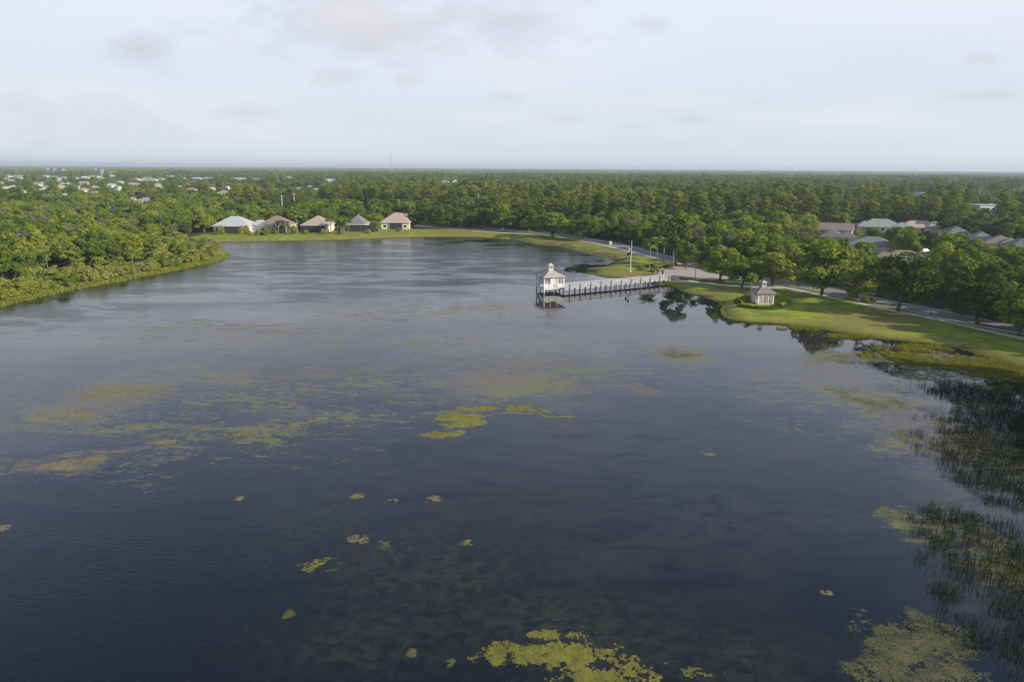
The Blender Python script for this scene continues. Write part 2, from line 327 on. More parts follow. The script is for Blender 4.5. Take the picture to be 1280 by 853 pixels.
b.inputs['Roughness'].default_value = 0.95; b.inputs['Specular IOR Level'].default_value = 0.1
at_ = N(nd, 'ShaderNodeAttribute', attribute_name='cover'); sp = N(nd, 'ShaderNodeSeparateColor'); lk.new(at_.outputs['Color'], sp.inputs[0])
g = N(nd, 'ShaderNodeNewGeometry')
def nz(sc, det=5.0, nd=nd, lk=lk, g=g):
    t = N(nd, 'ShaderNodeTexNoise', i_Scale=sc, i_Detail=det, i_Roughness=0.6); lk.new(g.outputs['Position'], t.inputs['Vector']); return t.outputs[0]
def mixc(f, a, c, nd=nd, lk=lk, mode='MIX'):
    x = N(nd, 'ShaderNodeMixRGB', blend_type=mode)
    for i, v in enumerate((f, a, c)):
        if isinstance(v, tuple): x.inputs[i].default_value = v+(1,)
        elif isinstance(v, (int, float)): x.inputs[i].default_value = v
        else: lk.new(v, x.inputs[i])
    return x.outputs[0]
def rmp(src, a, c, nd=nd, lk=lk):
    r = N(nd, 'ShaderNodeMapRange', interpolation_type='SMOOTHSTEP'); lk.new(src, r.inputs[0]); r.inputs[1].default_value = a; r.inputs[2].default_value = c; return r.outputs[0]
def mth0(a): n = N(nd, 'ShaderNodeMath', operation='MULTIPLY'); lk.new(a, n.inputs[0]); n.inputs[1].default_value = .35; return n.outputs[0]
floor_c = mixc(rmp(nz(0.25), 0.35, 0.65), (0.045, 0.05, 0.02), (0.085, 0.09, 0.035))
lawn_c = mixc(rmp(nz(0.22, 8.0), 0.35, 0.65), (0.155, 0.215, 0.022), (0.33, 0.35, 0.038))
lawn_c = mixc(sp.outputs[1], lawn_c, (0.25, 0.215, 0.06))
lawn_c = mixc(mth0(rmp(nz(0.9, 8.0), 0.52, 0.70)), lawn_c, (0.16, 0.13, 0.06))
lawn_c = mixc(rmp(nz(6.0, 3.0), 0.4, 0.75), lawn_c, mixc(1.0, lawn_c, (0.62, 0.68, 0.6), mode='MULTIPLY'))
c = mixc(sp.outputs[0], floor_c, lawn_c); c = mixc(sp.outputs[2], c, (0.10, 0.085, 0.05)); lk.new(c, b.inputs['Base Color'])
bp = N(nd, 'ShaderNodeBump'); bp.inputs['Strength'].default_value = 0.6; bp.inputs['Distance'].default_value = 0.2; lk.new(nz(3.0), bp.inputs['Height']); lk.new(bp.outputs[0], b.inputs['Normal'])
gme.materials.append(M)
tag(linkmesh('ground', gme), kind='structure')

# ---------------------------------------------------------------- water
wx, wy, wq = tensor(graded(-60, 80, 0.7, -205, 98, 1.05), graded(34, 150, 0.6, -100, 335, 1.03))
def blobs(x, y, L, warp=3.0, s=40):
    ax = x+(fbm(x*0.12, y*0.12, s)-0.5)*2*warp+(fbm(x*0.5, y*0.5, s+3)-0.5)*warp*0.6
    ay = y+(fbm(x*0.12, y*0.12, s+7)-0.5)*2*warp+(fbm(x*0.5, y*0.5, s+5)-0.5)*warp*0.6
    v = np.zeros_like(x)
    for px, py, rx, ry, w in L:
        c = at(px, py); sx = rx/ppm(c); sy = (at(px, py-ry).y-at(px, py+ry).y)/2
        v = np.maximum(v, w*np.exp(-((ax-c.x)/sx)**2-((ay-c.y)/sy)**2))
    return v
FILM = [(760, 560, 330, 70, .32), (900, 640, 260, 70, .28), (560, 600, 200, 60, .22), (100, 425, 150, 22, .8), (330, 398, 170, 16, 1), (560, 392, 160, 16, 1), (790, 395, 110, 12, .6), (640, 430, 200, 26, .9), (250, 430, 160, 20, .7), (820, 425, 150, 20, .6), (620, 480, 130, 26, .8), (700, 500, 60, 18, .8),
        (60, 520, 110, 36, .55), (180, 470, 120, 14, .5), (330, 352, 60, 6, .9), (220, 372, 80, 9, .9), (660, 355, 50, 12, .7), (590, 372, 130, 9, .8), (420, 522, 110, 12, .5),
        (960, 430, 150, 14, .6), (1000, 480, 170, 40, .45), (1180, 500, 60, 40, .8), (1200, 590, 60, 60, .6), (1240, 640, 90, 60, .5), (1130, 545, 60, 30, .5), (1230, 760, 80, 60, .35), (1180, 690, 50, 40, .35)]
ALGA = [(320, 480, 330, 50, .42), (650, 465, 200, 30, .46), (180, 545, 220, 50, .42), (420, 425, 330, 16, .42), (1050, 500, 160, 60, .36), (450, 560, 160, 40, .26), (150, 490, 70, 16, .65), (90, 520, 90, 22, .6), (60, 580, 60, 14, .6), (210, 550, 40, 8, .5), (560, 388, 110, 7, .5), (455, 396, 60, 6, .5), (620, 384, 40, 6, .5), (640, 478, 110, 16, .6), (580, 520, 30, 12, .65), (560, 541, 22, 5, .6), (650, 517, 50, 3.5, .65),
        (850, 444, 34, 12, .75), (700, 440, 90, 8, .4), (345, 538, 60, 12, .6), (440, 525, 50, 10, .45), (1060, 450, 70, 12, .65), (1150, 455, 60, 14, .8), (1220, 458, 70, 12, .9), (1100, 505, 70, 28, .6),
        (1130, 560, 60, 20, .5), (800, 488, 30, 8, .5), (960, 448, 60, 6, .4), (230, 452, 120, 5, .35), (1115, 640, 30, 14, .5), (1150, 680, 20, 30, .4), (1130, 810, 60, 40, .45), (1230, 690, 60, 60, .6), (1220, 560, 60, 40, .6), (1000, 470, 120, 20, .4), (760, 470, 140, 12, .45), (330, 410, 200, 9, .5), (250, 470, 90, 12, .45), (480, 470, 90, 14, .45), (1050, 430, 60, 5, .3)]
WIND = [(200, 600, 420, 140, .16), (640, 600, 420, 60, .12), (500, 450, 420, 40, .22), (700, 360, 160, 30, .35), (450, 325, 280, 34, 1.4), (560, 345, 140, 24, 1.2), (360, 345, 140, 16, .9), (100, 450, 40, 4, .7), (520, 400, 70, 6, .6), (640, 318, 90, 16, .6), (250, 400, 60, 6, .6), (60, 400, 60, 12, .5), (330, 450, 90, 18, .4), (200, 620, 260, 60, .22), (430, 560, 200, 30, .2), (720, 520, 120, 30, .25)]
WEED = [(560, 720, 180, 60, .8), (700, 790, 220, 60, .9), (400, 650, 90, 60, .5), (480, 800, 120, 50, .8), (330, 560, 110, 30, .3), (930, 820, 120, 40, .7), (1180, 650, 90, 80, .7), (640, 640, 80, 30, .4)]
film, alga, wind, weed = blobs(wx, wy, FILM, 6, 40), blobs(wx, wy, [(a, b2, c*1.35, d*1.35, e) for a, b2, c, d, e in ALGA], 4, 50), blobs(wx, wy, WIND, 3, 60), blobs(wx, wy, WEED, 3, 70)
CALM = [(960, 415, 130, 20, 1), (880, 390, 60, 20, 1), (1100, 440, 150, 20, 1.1), (1220, 470, 90, 30, 1), (1230, 560, 110, 70, 1), (760, 372, 110, 12, .8), (1200, 740, 130, 80, .8), (760, 345, 40, 8, .9), (700, 375, 50, 14, .8)]
calm = blobs(wx, wy, CALM, 3, 95); wind = np.clip(.13+.8*wind*(.6+.8*fbm(wx*.06, wy*.14, 33))-.75*calm*(1-.0*wind), 0.015, 1)
wme = fastmesh('lake_water', np.stack([wx, wy, np.zeros_like(wx)], 1), wq, [])
ca = wme.color_attributes.new('drift', 'FLOAT_COLOR', 'POINT'); ca.data.foreach_set('color', np.stack([film, alga, wind, weed], 1).astype(np.float32).ravel())
M = bpy.data.materials.new('lake_water'); M.use_nodes = True; nd, lk = M.node_tree.nodes, M.node_tree.links; b = nd['Principled BSDF']
at_ = N(nd, 'ShaderNodeAttribute', attribute_name='drift'); sp = N(nd, 'ShaderNodeSeparateColor'); lk.new(at_.outputs['Color'], sp.inputs[0]); g = N(nd, 'ShaderNodeNewGeometry')
k = dict(nd=nd, lk=lk)
def nzw(sc, det=5.0, stretch=1.0, rough=0.6, dist=0.0):
    mp = N(nd, 'ShaderNodeMapping'); mp.inputs['Scale'].default_value = (1, stretch, 1); lk.new(g.outputs['Position'], mp.inputs[0])
    t = N(nd, 'ShaderNodeTexNoise', i_Scale=sc, i_Detail=det, i_Roughness=rough, i_Distortion=dist); lk.new(mp.outputs[0], t.inputs['Vector']); return t.outputs[0]
def mth(op, a, c=0.0, clamp=False):
    n = N(nd, 'ShaderNodeMath', operation=op); n.use_clamp = clamp
    for i, v in enumerate((a, c)):
        if isinstance(v, (int, float)): n.inputs[i].default_value = v
        else: lk.new(v, n.inputs[i])
    return n.outputs[0]
filmN = mth('MULTIPLY', sp.outputs[0], rmp(nzw(0.13, 9, 2.4, 0.68, 1.2), 0.30, 0.58, **k))
algM = rmp(mth('ADD', mth('MULTIPLY', sp.outputs[1], 1.15), mth('ADD', mth('MULTIPLY', mth('SUBTRACT', nzw(0.10, 6, 2.2, 0.7, 1.5), 0.5), 1.7), mth('MULTIPLY', mth('SUBTRACT', nzw(0.75, 8, 1.5, 0.78, 0.8), 0.5), 2.0))), 0.36, 0.74, **k)
algM = mth('MULTIPLY', algM, rmp(sp.outputs[1], 0.10, 0.30, **k))
deep = mixc(rmp(nzw(0.03, 4), 0.35, 0.65, **k), (0.003, 0.006, 0.011), (0.006, 0.006, 0.010), **k)
weedN = mth('MULTIPLY', at_.outputs['Alpha'], rmp(nzw(0.9, 7, 1.2, 0.7, 0.5), 0.30, 0.75, **k))
body = mixc(mth('MULTIPLY', weedN, 0.9), deep, (0.052, 0.052, 0.024), **k)
body = mixc(mth('MULTIPLY', filmN, 0.62), body, (0.135, 0.118, 0.100), **k)
algc = mixc(rmp(nzw(0.08, 3), 0.4, 0.6, **k), (0.20, 0.15, 0.075), (0.21, 0.20, 0.045), **k)
body = mixc(mth('MULTIPLY', algM, 0.60), body, algc, **k)
lk.new(body, b.inputs['Base Color'])
b.inputs['IOR'].default_value = 1.33; b.inputs['Specular IOR Level'].default_value = 0.5
rgh = mth('ADD', mth('ADD', 0.008, mth('MULTIPLY', sp.outputs[2], 0.13)), mth('ADD', mth('MULTIPLY', algM, 0.35), mth('MULTIPLY', filmN, 0.05)), True); lk.new(rgh, b.inputs['Roughness'])
hgt = mth('ADD', mth('MULTIPLY', nzw(1.7, 4, 1.8), 1.0), mth('MULTIPLY', nzw(0.35, 2, 1.6), 0.7))
bp = N(nd, 'ShaderNodeBump'); bp.inputs['Distance'].default_value = 0.12
lk.new(hgt, bp.inputs['Height'])
slick = mth('MULTIPLY_ADD', rmp(nzw(0.028, 7, 2.8, .6, 1.6), .44, .53, **k), .75); slick.node.inputs[2].default_value = .25
lk.new(mth('MULTIPLY', mth('MULTIPLY', mth('MULTIPLY', sp.outputs[2], slick), 1.05), mth('SUBTRACT', 1.0, mth('MULTIPLY', filmN, .8)), True), bp.inputs['Strength']); lk.new(bp.outputs[0], b.inputs['Normal'])
wme.materials.append(M); tag(linkmesh('lake_water', wme), kind='structure')

# ---------------------------------------------------------------- road, walks, plaza
def ribbon(name, P, w, z, m, th=0.10):
    P = np.array(P); T = np.gradient(P, axis=0); T /= np.linalg.norm(T, axis=1)[:, None]; Nn = np.stack([-T[:, 1], T[:, 0]], 1)
    L, Rr = P+Nn*w/2, P-Nn*w/2; n = len(P); mb = MB()
    v = [(a[0], a[1], z) for a in L]+[(a[0], a[1], z) for a in Rr]+[(a[0], a[1], z-th) for a in L]+[(a[0], a[1], z-th) for a in Rr]
    f = []
    for i in range(n-1): f += [(i, n+i, n+i+1, i+1), (i, i+1, 2*n+i+1, 2*n+i), (n+i, 3*n+i, 3*n+i+1, n+i+1)]
    mb.add(v, f); return mb.obj(name, m)
def offs(P, o):
    P = np.array(P); T = np.gradient(P, axis=0); T /= np.linalg.norm(T, axis=1)[:, None]; return P+np.stack([-T[:, 1], T[:, 0]], 1)*o
tag(ribbon('road', road, 7.0, GZ+0.06, M_ASPH, 0.3), kind='structure')
for s in (1, -1): tag(ribbon('kerb', offs(road, 3.62*s), 0.22, GZ+0.18, M_CONC, 0.4), kind='structure')
tag(ribbon('pavement', walk, 1.7, GZ+0.14, M_CONC, 0.4), kind='structure')
tag(ribbon('pavement', walk2, 1.6, GZ+0.14, M_CONC, 0.4), kind='structure')
tag(ribbon('footpath', path, 1.8, GZ+0.135, M_CONC, 0.4), kind='structure')
M = mat('plaza_pavers', (0.40, 0.33, 0.29), 0.9, 0.2, 3.0, 0.22, 0.3)
mb = MB(); n = len(plaza); mb.add([(a, c, GZ+0.13) for a, c in plaza]+[(a, c, GZ-0.3) for a, c in plaza], [tuple(range(n))[::-1]]+[(i, i+n, (i+1) % n+n, (i+1) % n) for i in range(n)])
tag(mb.obj('plaza_pavement', M), kind='structure')
mb = MB()
for i in range(n):
    a, c = plaza[i], plaza[(i+1) % n]
    if 0 <= i <= 4 or i in (6, 7, 8): mb.bar((a[0], a[1], GZ+0.2), (c[0], c[1], GZ+0.2), 0.35, 0.42)
tag(mb.obj('plaza_edging', mat('brown_brick_edging', (0.27, 0.17, 0.12), 0.9)), kind='structure')

# ---------------------------------------------------------------- tree models
def leaf_quads(P, Nn, size, rng, jit=0.7, asp=1.6):
    n = len(P); Nn = Nn+rng.normal(0, jit, (n, 3)); Nn /= np.linalg.norm(Nn, axis=1)[:, None]
    A = np.cross(Nn, rng.normal(0, 1, (n, 3))); A /= np.linalg.norm(A, axis=1)[:, None]; B = np.cross(Nn, A)
    s = (size*rng.uniform(0.55, 1.35, n))[:, None]
    k = rng.uniform(0.3, 0.7, (n, 1))
    V = np.stack([P-A*s*asp/2, P-B*s/2+A*s*(k-0.5), P+A*s*asp/2, P+B*s/2+A*s*(0.5-k)], 1).reshape(-1, 3)
    return V, np.arange(4*n).reshape(n, 4)
def blob_leaves(C, Rd, n, size, rng, low=-0.75, flat=0.8, jit=0.7):
    w = np.array(Rd)**2; idx = rng.choice(len(C), n, p=w/w.sum()); D = rng.normal(0, 1, (n, 3)); D /= np.linalg.norm(D, axis=1)[:, None]
    D[:, 2] = np.where(D[:, 2] < low, -D[:, 2], D[:, 2])
    C = np.array(C)[idx]; r = np.array(Rd)[idx]*rng.uniform(0.72, 1.12, n)
    S = np.array([1, 1, flat]); return leaf_quads(C+D*r[:, None]*S, D, size, rng, jit)
def oak(seed, h=10, w=5.2, crown0=0.28, n=3000, size=0.5, nb=24, trunk=0.28):
    n = int(n*1.75); size *= .76; nb = int(nb*1.45)
    rng = np.random.default_rng(seed); C, Rd = [], []
    zc, rz = h*(crown0+1)/2, h*(1-crown0)/2
    while len(C) < nb:
        d = rng.normal(0, 1, 3); d /= np.linalg.norm(d); k = rng.uniform(0.35, 0.86)
        p = np.array([d[0]*w*k, d[1]*w*k, zc+d[2]*rz*k*0.95-(0.06*h if d[2] < 0 else 0)])
        r = w*rng.uniform(0.15, 0.31)
        if p[2]-r*0.8 < h*crown0*0.85: p[2] = h*crown0*0.85+r*0.8
        C.append(p); Rd.append(r)
    V, Q = blob_leaves(C, Rd, n, size, rng)
    t = MB(); lean = rng.normal(0, 0.25, 2)
    top = (lean[0], lean[1], h*0.45)
    t.tube([(0, 0, -0.3), (0, 0, 0.25), (lean[0]*.5, lean[1]*.5, h*0.22), top], [trunk*1.5, trunk*1.1, trunk*0.85, trunk*0.6], 7)
    for i in range(0, nb, 2):
        c = C[i]; a = Vector((lean[0]*.7, lean[1]*.7, h*rng.uniform(0.2, 0.42))); mid = a.lerp(Vector(c), 0.5)+Vector((0, 0, 0.3))
        t.tube([a, mid, Vector(c)], [trunk*0.45, trunk*0.28, trunk*0.1], 5, cap=False)
    return V, Q, t
def pine(seed, h=17, n=2600, size=0.33):
    rng = np.random.default_rng(seed); C, Rd = [], []; t = MB()
    b = rng.normal(0, 0.5, 2); P = lambda z: Vector((b[0]*(z/h)**2, b[1]*(z/h)**2, z))
    t.tube([P(z) for z in (-0.3, h*0.25, h*0.5, h*0.75, h*0.97)], [0.26, 0.21, 0.17, 0.11, 0.04], 7)
    nb = 17
    for i in range(nb):
        z = h*(0.48+0.5*(i/(nb-1))**0.9); ang = i*2.4+rng.uniform(-.5, .5); r = (1-((z/h-0.62)/0.42)**2)*rng.uniform(1.1, 2.7)+0.2
        c = np.array([P(z).x+math.cos(ang)*r, P(z).y+math.sin(ang)*r, z+rng.uniform(0, .6)])
        C.append(c); Rd.append(rng.uniform(0.75, 1.35)); t.tube([P(z-0.5), Vector(c)], [0.07, 0.03], 4, cap=False)
    V, Q = blob_leaves(C, Rd, n, size, rng, flat=0.65, jit=1.0); return V, Q, t
def bush(seed, h=3.6, w=2.6, n=1500, size=0.34):
    rng = np.random.default_rng(seed); C, Rd = [], []
    for i in range(13):
        a = rng.uniform(0, 2*PI); k = math.sqrt(rng.uniform(0, 1))*0.75; r = w*rng.uniform(0.25, 0.42)
        C.append(np.array([math.cos(a)*w*k, math.sin(a)*w*k, max(r*0.6, h*(1-k*k)*rng.uniform(0.35, 0.95)-r*0.6)])); Rd.append(r)
    V, Q = blob_leaves(C, Rd, n, size, rng, low=-0.5, flat=0.85); t = MB()
    for i in range(5): t.tube([(0, 0, -0.2), Vector(C[i])*0.6, Vector(C[i])], [0.07, 0.05, 0.02], 4, cap=False)
    return V, Q, t
def palm(seed, h=7.0, fl=2.1, nf=22, droop=1.0, trunk=0.12):
    rng = np.random.default_rng(seed); t = MB(); b = rng.normal(0, 0.25, 2)
    t.tube([(0, 0, -0.3), (b[0]*.2, b[1]*.2, h*0.3), (b[0]*.6, b[1]*.6, h*0.7), (b[0], b[1], h)], [trunk*1.25, trunk, trunk*0.9, trunk*0.8], 8)
    V, Q = [], []; top = np.array([b[0], b[1], h])
    for i in range(nf):
        az = i*2.399+rng.uniform(-.2, .2); el = rng.uniform(-0.35, 1.25); L = fl*rng.uniform(0.8, 1.1); dr = np.array([math.cos(az), math.sin(az), 0]); sv = np.array([-dr[1], dr[0], 0])
        pr = []
        for k in range(8):
            s = k/7; e = el-droop*1.3*s*s; pr.append(e)
        p = top.copy(); pts = [p.copy()]
        for k in range(7): p = p+(dr*math.cos(pr[k])+np.array([0, 0, math.sin(pr[k])]))*L/7; pts.append(p.copy())
        for k in range(7):
            a, c = pts[k], pts[k+1]; wd = 0.62*math.sin(PI*(0.12+0.86*(k+1)/8))
            for sgn in (1, -1):
                e1 = a+sv*sgn*wd+np.array([0, 0, -0.22*wd*2])+(c-a)*0.9; e2 = a+sv*sgn*wd*0.7+np.array([0, 0, -0.2*wd])+(c-a)*0.3
                o = len(V); V += [a, e2, e1, a+(c-a)*0.75]; Q.append((o, o+1, o+2, o+3))
            o = len(V); V += [a-sv*.035, a+sv*.035, c+sv*.03, c-sv*.03]; Q.append((o, o+1, o+2, o+3))
    return np.array(V), np.array(Q), t
MODELS = {}
def model(key, VQt, leaf, bark, h):
    V, Q, t = VQt; MODELS[key] = dict(crown=fastmesh('crown', V, Q, leaf), trunk=t.mesh('trunk', bark), h=h, V=V, Q=Q, t=t, leaf=leaf, bark=bark)
model('oak0', oak(11, 10, 5.4, 0.2), M_OAK, M_BARK, 10); model('oak1', oak(12, 10, 5.0, 0.14, 3000, 0.5, 28), M_OAK, M_BARK, 10); model('oak2', oak(13, 10, 4.4, 0.12, 2700), M_OAK, M_BARK, 10)
model('oak3', oak(14, 10, 5.8, 0.22, 3200, 0.48, 30), M_OAK, M_BARK, 10)
model('tall0', oak(21, 14, 3.6, 0.35, 2300, 0.45, 26, 0.22), M_OAK, M_BARK, 14); model('tall1', oak(22, 14, 3.0, 0.25, 2000, 0.45, 24, 0.2), M_OAK, M_BARK, 14)
model('tall2', oak(23, 14, 3.0, 0.4, 620, 0.4, 18, 0.24), M_WISP, M_PALMT, 14)
model('pine0', pine(31), M_PINE, M_BARK, 17); model('pine1', pine(32, 16), M_PINE, M_BARK, 16); model('pine2', pine(33, 18), M_PINE, M_BARK, 18)
model('bush0', bush(41, n=2400, size=.27), M_BUSH, M_BARK, 3.6); model('bush1', bush(42, 3.2, 2.9, 2600, .27), M_BUSH, M_BARK, 3.2); model('bush2', bush(43, 4.4, 2.3, 2400, .27), M_BUSH, M_BARK, 4.4)
model('palm0', palm(51, 7, 2.5, 40, 1.15), M_PALM, M_PALMT, 7); model('palm1', palm(52, 7, 2.3, 26, 1.2), M_PALM, M_PALMT, 7); model('palm2', palm(53, 3.0, 2.4, 20, 1.3), M_PALM, M_PALMT, 3.0)
HALFW = dict(oak0=5.4, oak1=5.0, oak2=4.4, oak3=5.8, tall0=3.6, tall1=3.0, tall2=3.0, pine0=3, pine1=3, pine2=3, bush0=2.6, bush1=2.9, bush2=2.3, palm0=2.2, palm1=2.3, palm2=2.4)
NAME = dict(oak='oak_tree', tall='slender_tree', pine='pine_tree', bush='shrub', palm='palm_tree'); CAT = dict(oak='tree', tall='tree', pine='tree', bush='shrub', palm='palm tree')
def plant(key, loc, sxy, sz, label, group=None, rz=None, sink=0.0):
    kd = key.rstrip('0123456789')
    e = empty(NAME[kd], (loc[0], loc[1], loc[2]-sink), random.uniform(0, 2*PI) if rz is None else rz, label=label, cat=CAT[kd], group=group)
    q_ = random.uniform(.86, 1.14); e.scale = (sxy*q_, sxy/q_, sz)
    if kd == 'bush':
        linkmesh('foliage', MODELS[key]['crown'], e)
    else: linkmesh('crown', MODELS[key]['crown'], e)
    linkmesh('stem' if kd == 'bush' else 'trunk', MODELS[key]['trunk'], e)
    return e
def gzat(x, y):
    d = float(sdist(np.array([x]), np.array([y]), lake)[0]); return float(np.clip(d*0.22, 0, GZ)) if d > 0 else 0.0
USED = []
def hplant(key, px, base, top, wpx, label, group=None, rz=None):
    p = at(px, base, GZ); p.z = gzat(p.x, p.y); s = ppm(p); h = (base-top)/s*1.02; w = wpx/2/s
    USED.append((p.x, p.y, w*.9)); kd = MODELS[key]['h']; kw = HALFW[key]
    if key.startswith('palm'): kd = kd+1.6
    return plant(key, p, w/kw, h/kd, label, group, rz)

HAND = [
 ('oak0', 1221, 407, 350, 80, 'bright green spreading oak between the lakeside lawn and the road, farthest along the road'),
 ('oak3', 1122, 390, 322, 92, 'large dark green oak with a short leaning trunk beside the kerb'),
 ('oak1', 1027, 370, 303, 66, 'tall oak with a visible trunk on the lawn between the gazebo and the road'),
 ('oak2', 1070, 376, 330, 48, 'dark oak standing over the low dark bushes by the kerb'),
 ('oak1', 965, 356.5, 316, 56, 'round oak with dark trunk directly behind the small gazebo by the road'),
 ('oak0', 927, 360.5, 320, 50, 'dark round oak beside the footpath just before the small gazebo'),
 ('oak2', 900, 351, 303, 42, 'light green upright tree with a pale trunk at the corner of the paved plaza'),
 ('oak3', 857, 337, 305, 30, 'small round tree at the top edge of the paved plaza'),
 ('tall1', 845, 333, 258, 36, 'tall wispy tree rising behind the fourth palm of the row'),
 ('oak0', 731, 301, 274, 42, 'bright green dome shaped tree alone on the bank of the bay'),
 ('oak1', 690, 297, 266, 54, 'broad oak on the bank of the bay next to the bright dome shaped tree'),
 ('oak1', 661, 290, 262, 34, 'middling oak on the bank between two broader bank oaks'),
 ('oak3', 628, 287, 258, 44, 'broad dark oak overhanging the pale path at the head of the bay'),
 ('oak2', 603, 286, 258, 34, 'upright oak at the head of the bay beside the pale path'),
 ('oak0', 580, 286, 262, 30, 'small light green oak on the far lawn beyond the last lakeside house'),
 ('oak3', 553, 286, 258, 42, 'broad grey green oak on the far lawn beyond the last lakeside house'),
 ('oak2', 517, 285, 262, 22, 'thin brownish tree right beside the last lakeside house'),
 ('oak2', 1272, 421, 346, 52, 'dark dense tree at the road, cut by the frame edge'),
 ('tall0', 318, 288, 267, 15, 'slender tree in the gap between the white and brown roofed lakeside houses'), ('tall1', 368, 288, 266, 15, 'slender tree in the gap between the brown and tan roofed lakeside houses'),
 ('oak2', 423, 287, 267, 24, 'dark tree filling the gap between the tan and grey roofed lakeside houses'), ('oak2', 467, 286, 266, 22, 'dark tree filling the gap between the grey and pinkish roofed lakeside houses'), ('oak0', 256, 291, 268, 26, 'dark tree on the far lawn just before the white roofed lakeside house'),
]
OFF = [('oak0', 85, 101, 6.5, 13), ('oak3', 84, 88, 6, 13), ('oak1', 86, 76, 6.5, 14), ('oak0', 85, 64, 6, 13), ('oak3', 107, 117, 6.5, 13), ('oak1', 98, 92, 6, 14), ('oak0', 112, 128, 7, 13), ('oak3', 105, 125, 6, 13), ('oak1', 118, 139, 6.5, 13)]
for i, (k, x_, y_, w_, h_) in enumerate(OFF): plant(k, (x_, y_, .6), w_/HALFW[k], h_/10, 'tall oak on the near bank whose shade falls on the reeds', 'tall oaks shading the near bank'); USED.append((x_, y_, w_*.6))
for k, px, b_, t_, w_, lab in HAND: hplant(k, px, b_, t_, w_*1.12, lab)
for px, base, top, w, lab in ((811.5, 336, 298, 25, 'first palm of the row by the plaza, nearest the flagpole'), (821, 329, 297, 25, 'second palm of the row by the plaza, with the shortest showing trunk'), (829, 326.5, 296, 25, 'third palm of the row by the plaza, tall straight trunk'), (841, 332, 298, 25, 'fourth palm of the row by the plaza, under the wispy tree'),
                             (869, 349, 320, 15, 'small slim palm standing on the near edge of the paved plaza')):
    hplant('palm0', px, base, top, w, lab, 'palms round the plaza')
hplant('palm1', 938, 372, 341, 20, 'cabbage palm with pale trunk beside the small gazebo')
for k, px, base, top, w, lab in (('palm2', 348, 291, 277, 10, 'low palm before the brown roofed lakeside house, nearest the white roofed one'), ('palm2', 354, 291, 277, 9, 'middle palm of the trio before the brown roofed lakeside house'), ('palm2', 359.5, 291, 278, 8, 'palm of the trio before the brown roofed lakeside house, nearest the tan roofed one'),
     ('palm0', 372, 291, 265, 17, 'tall bright yellow green palm between the brown and tan roofed lakeside houses'), ('palm0', 414, 291, 272, 15, 'palm beside the tan roofed lakeside house, touching its corner'),
     ('palm0', 422, 290, 272, 13, 'palm midway between the tan and grey roofed lakeside houses'), ('palm2', 431, 291, 274, 12, 'yellowing palm beside the grey roofed lakeside house'), ('palm0', 436, 290, 276, 9, 'slim palm at the corner of the grey roofed house')):
    hplant(k, px, base+1.8, top-2, w*1.25, lab, 'palms between the lakeside houses')
for px, base, top, w, lab in ((275, 291.5, 280, 12, 'round bush hiding the far corner of the white roofed house'), (306, 291.5, 280, 13, 'round bush before the white roofed house next to its wing'), (324, 292.5, 285, 10, 'small shrub at the lawn edge between the white and brown roofed houses'), (333, 292.5, 284.5, 11, 'low spreading shrub before the brown roofed house wall'),
     (341, 291, 281, 10, 'dark shrub under the eave of the brown roofed house'), (365.5, 290.5, 280, 11, 'dense dark shrub at the end of the brown roofed house'), (404, 291.3, 285, 8, 'small shrub on the lawn before the tan roofed house'), (426, 290.8, 281, 10, 'dark bush among the palms between tan and grey roofed houses'),
     (460, 290, 286, 7, 'low bush in front of the grey roofed house screens'), (471, 287, 275, 11, 'dark bush filling the gap between the grey and pink roofed houses'), (383, 291.2, 286, 6, 'tiny shrub by the wall of the tan roofed house'), (499, 287.5, 284.6, 6, 'low hedge shrub before the pink roofed house')):
    hplant('bush0' if w > 9 else 'bush1', px, base+1.8, top, w*1.2, lab, 'shrubs before the lakeside houses')
for px, base, top, w, lab in ((1062, 376, 367, 14, 'dark shrub below the oak by the kerb, nearer the gazebo'), (1083, 378.5, 368, 17, 'brownish shrub below the oak by the kerb, farther from the gazebo'), (820, 340, 334, 14, 'low shrub where the pier meets the plaza'), (803, 338, 333, 12, 'low shrub between the flagpole and the first palm'), (835, 334, 330, 16, 'flat shrub at the foot of the fourth palm'),
     (880, 352.5, 349.5, 14, 'low shrub along the near edge of the plaza beside the slim palm'), (858, 350.5, 347.5, 14, 'low shrub along the near edge of the plaza at the pier end')):
    hplant('bush1', px, base, top, w, lab, 'shrubs near the plaza and kerb')

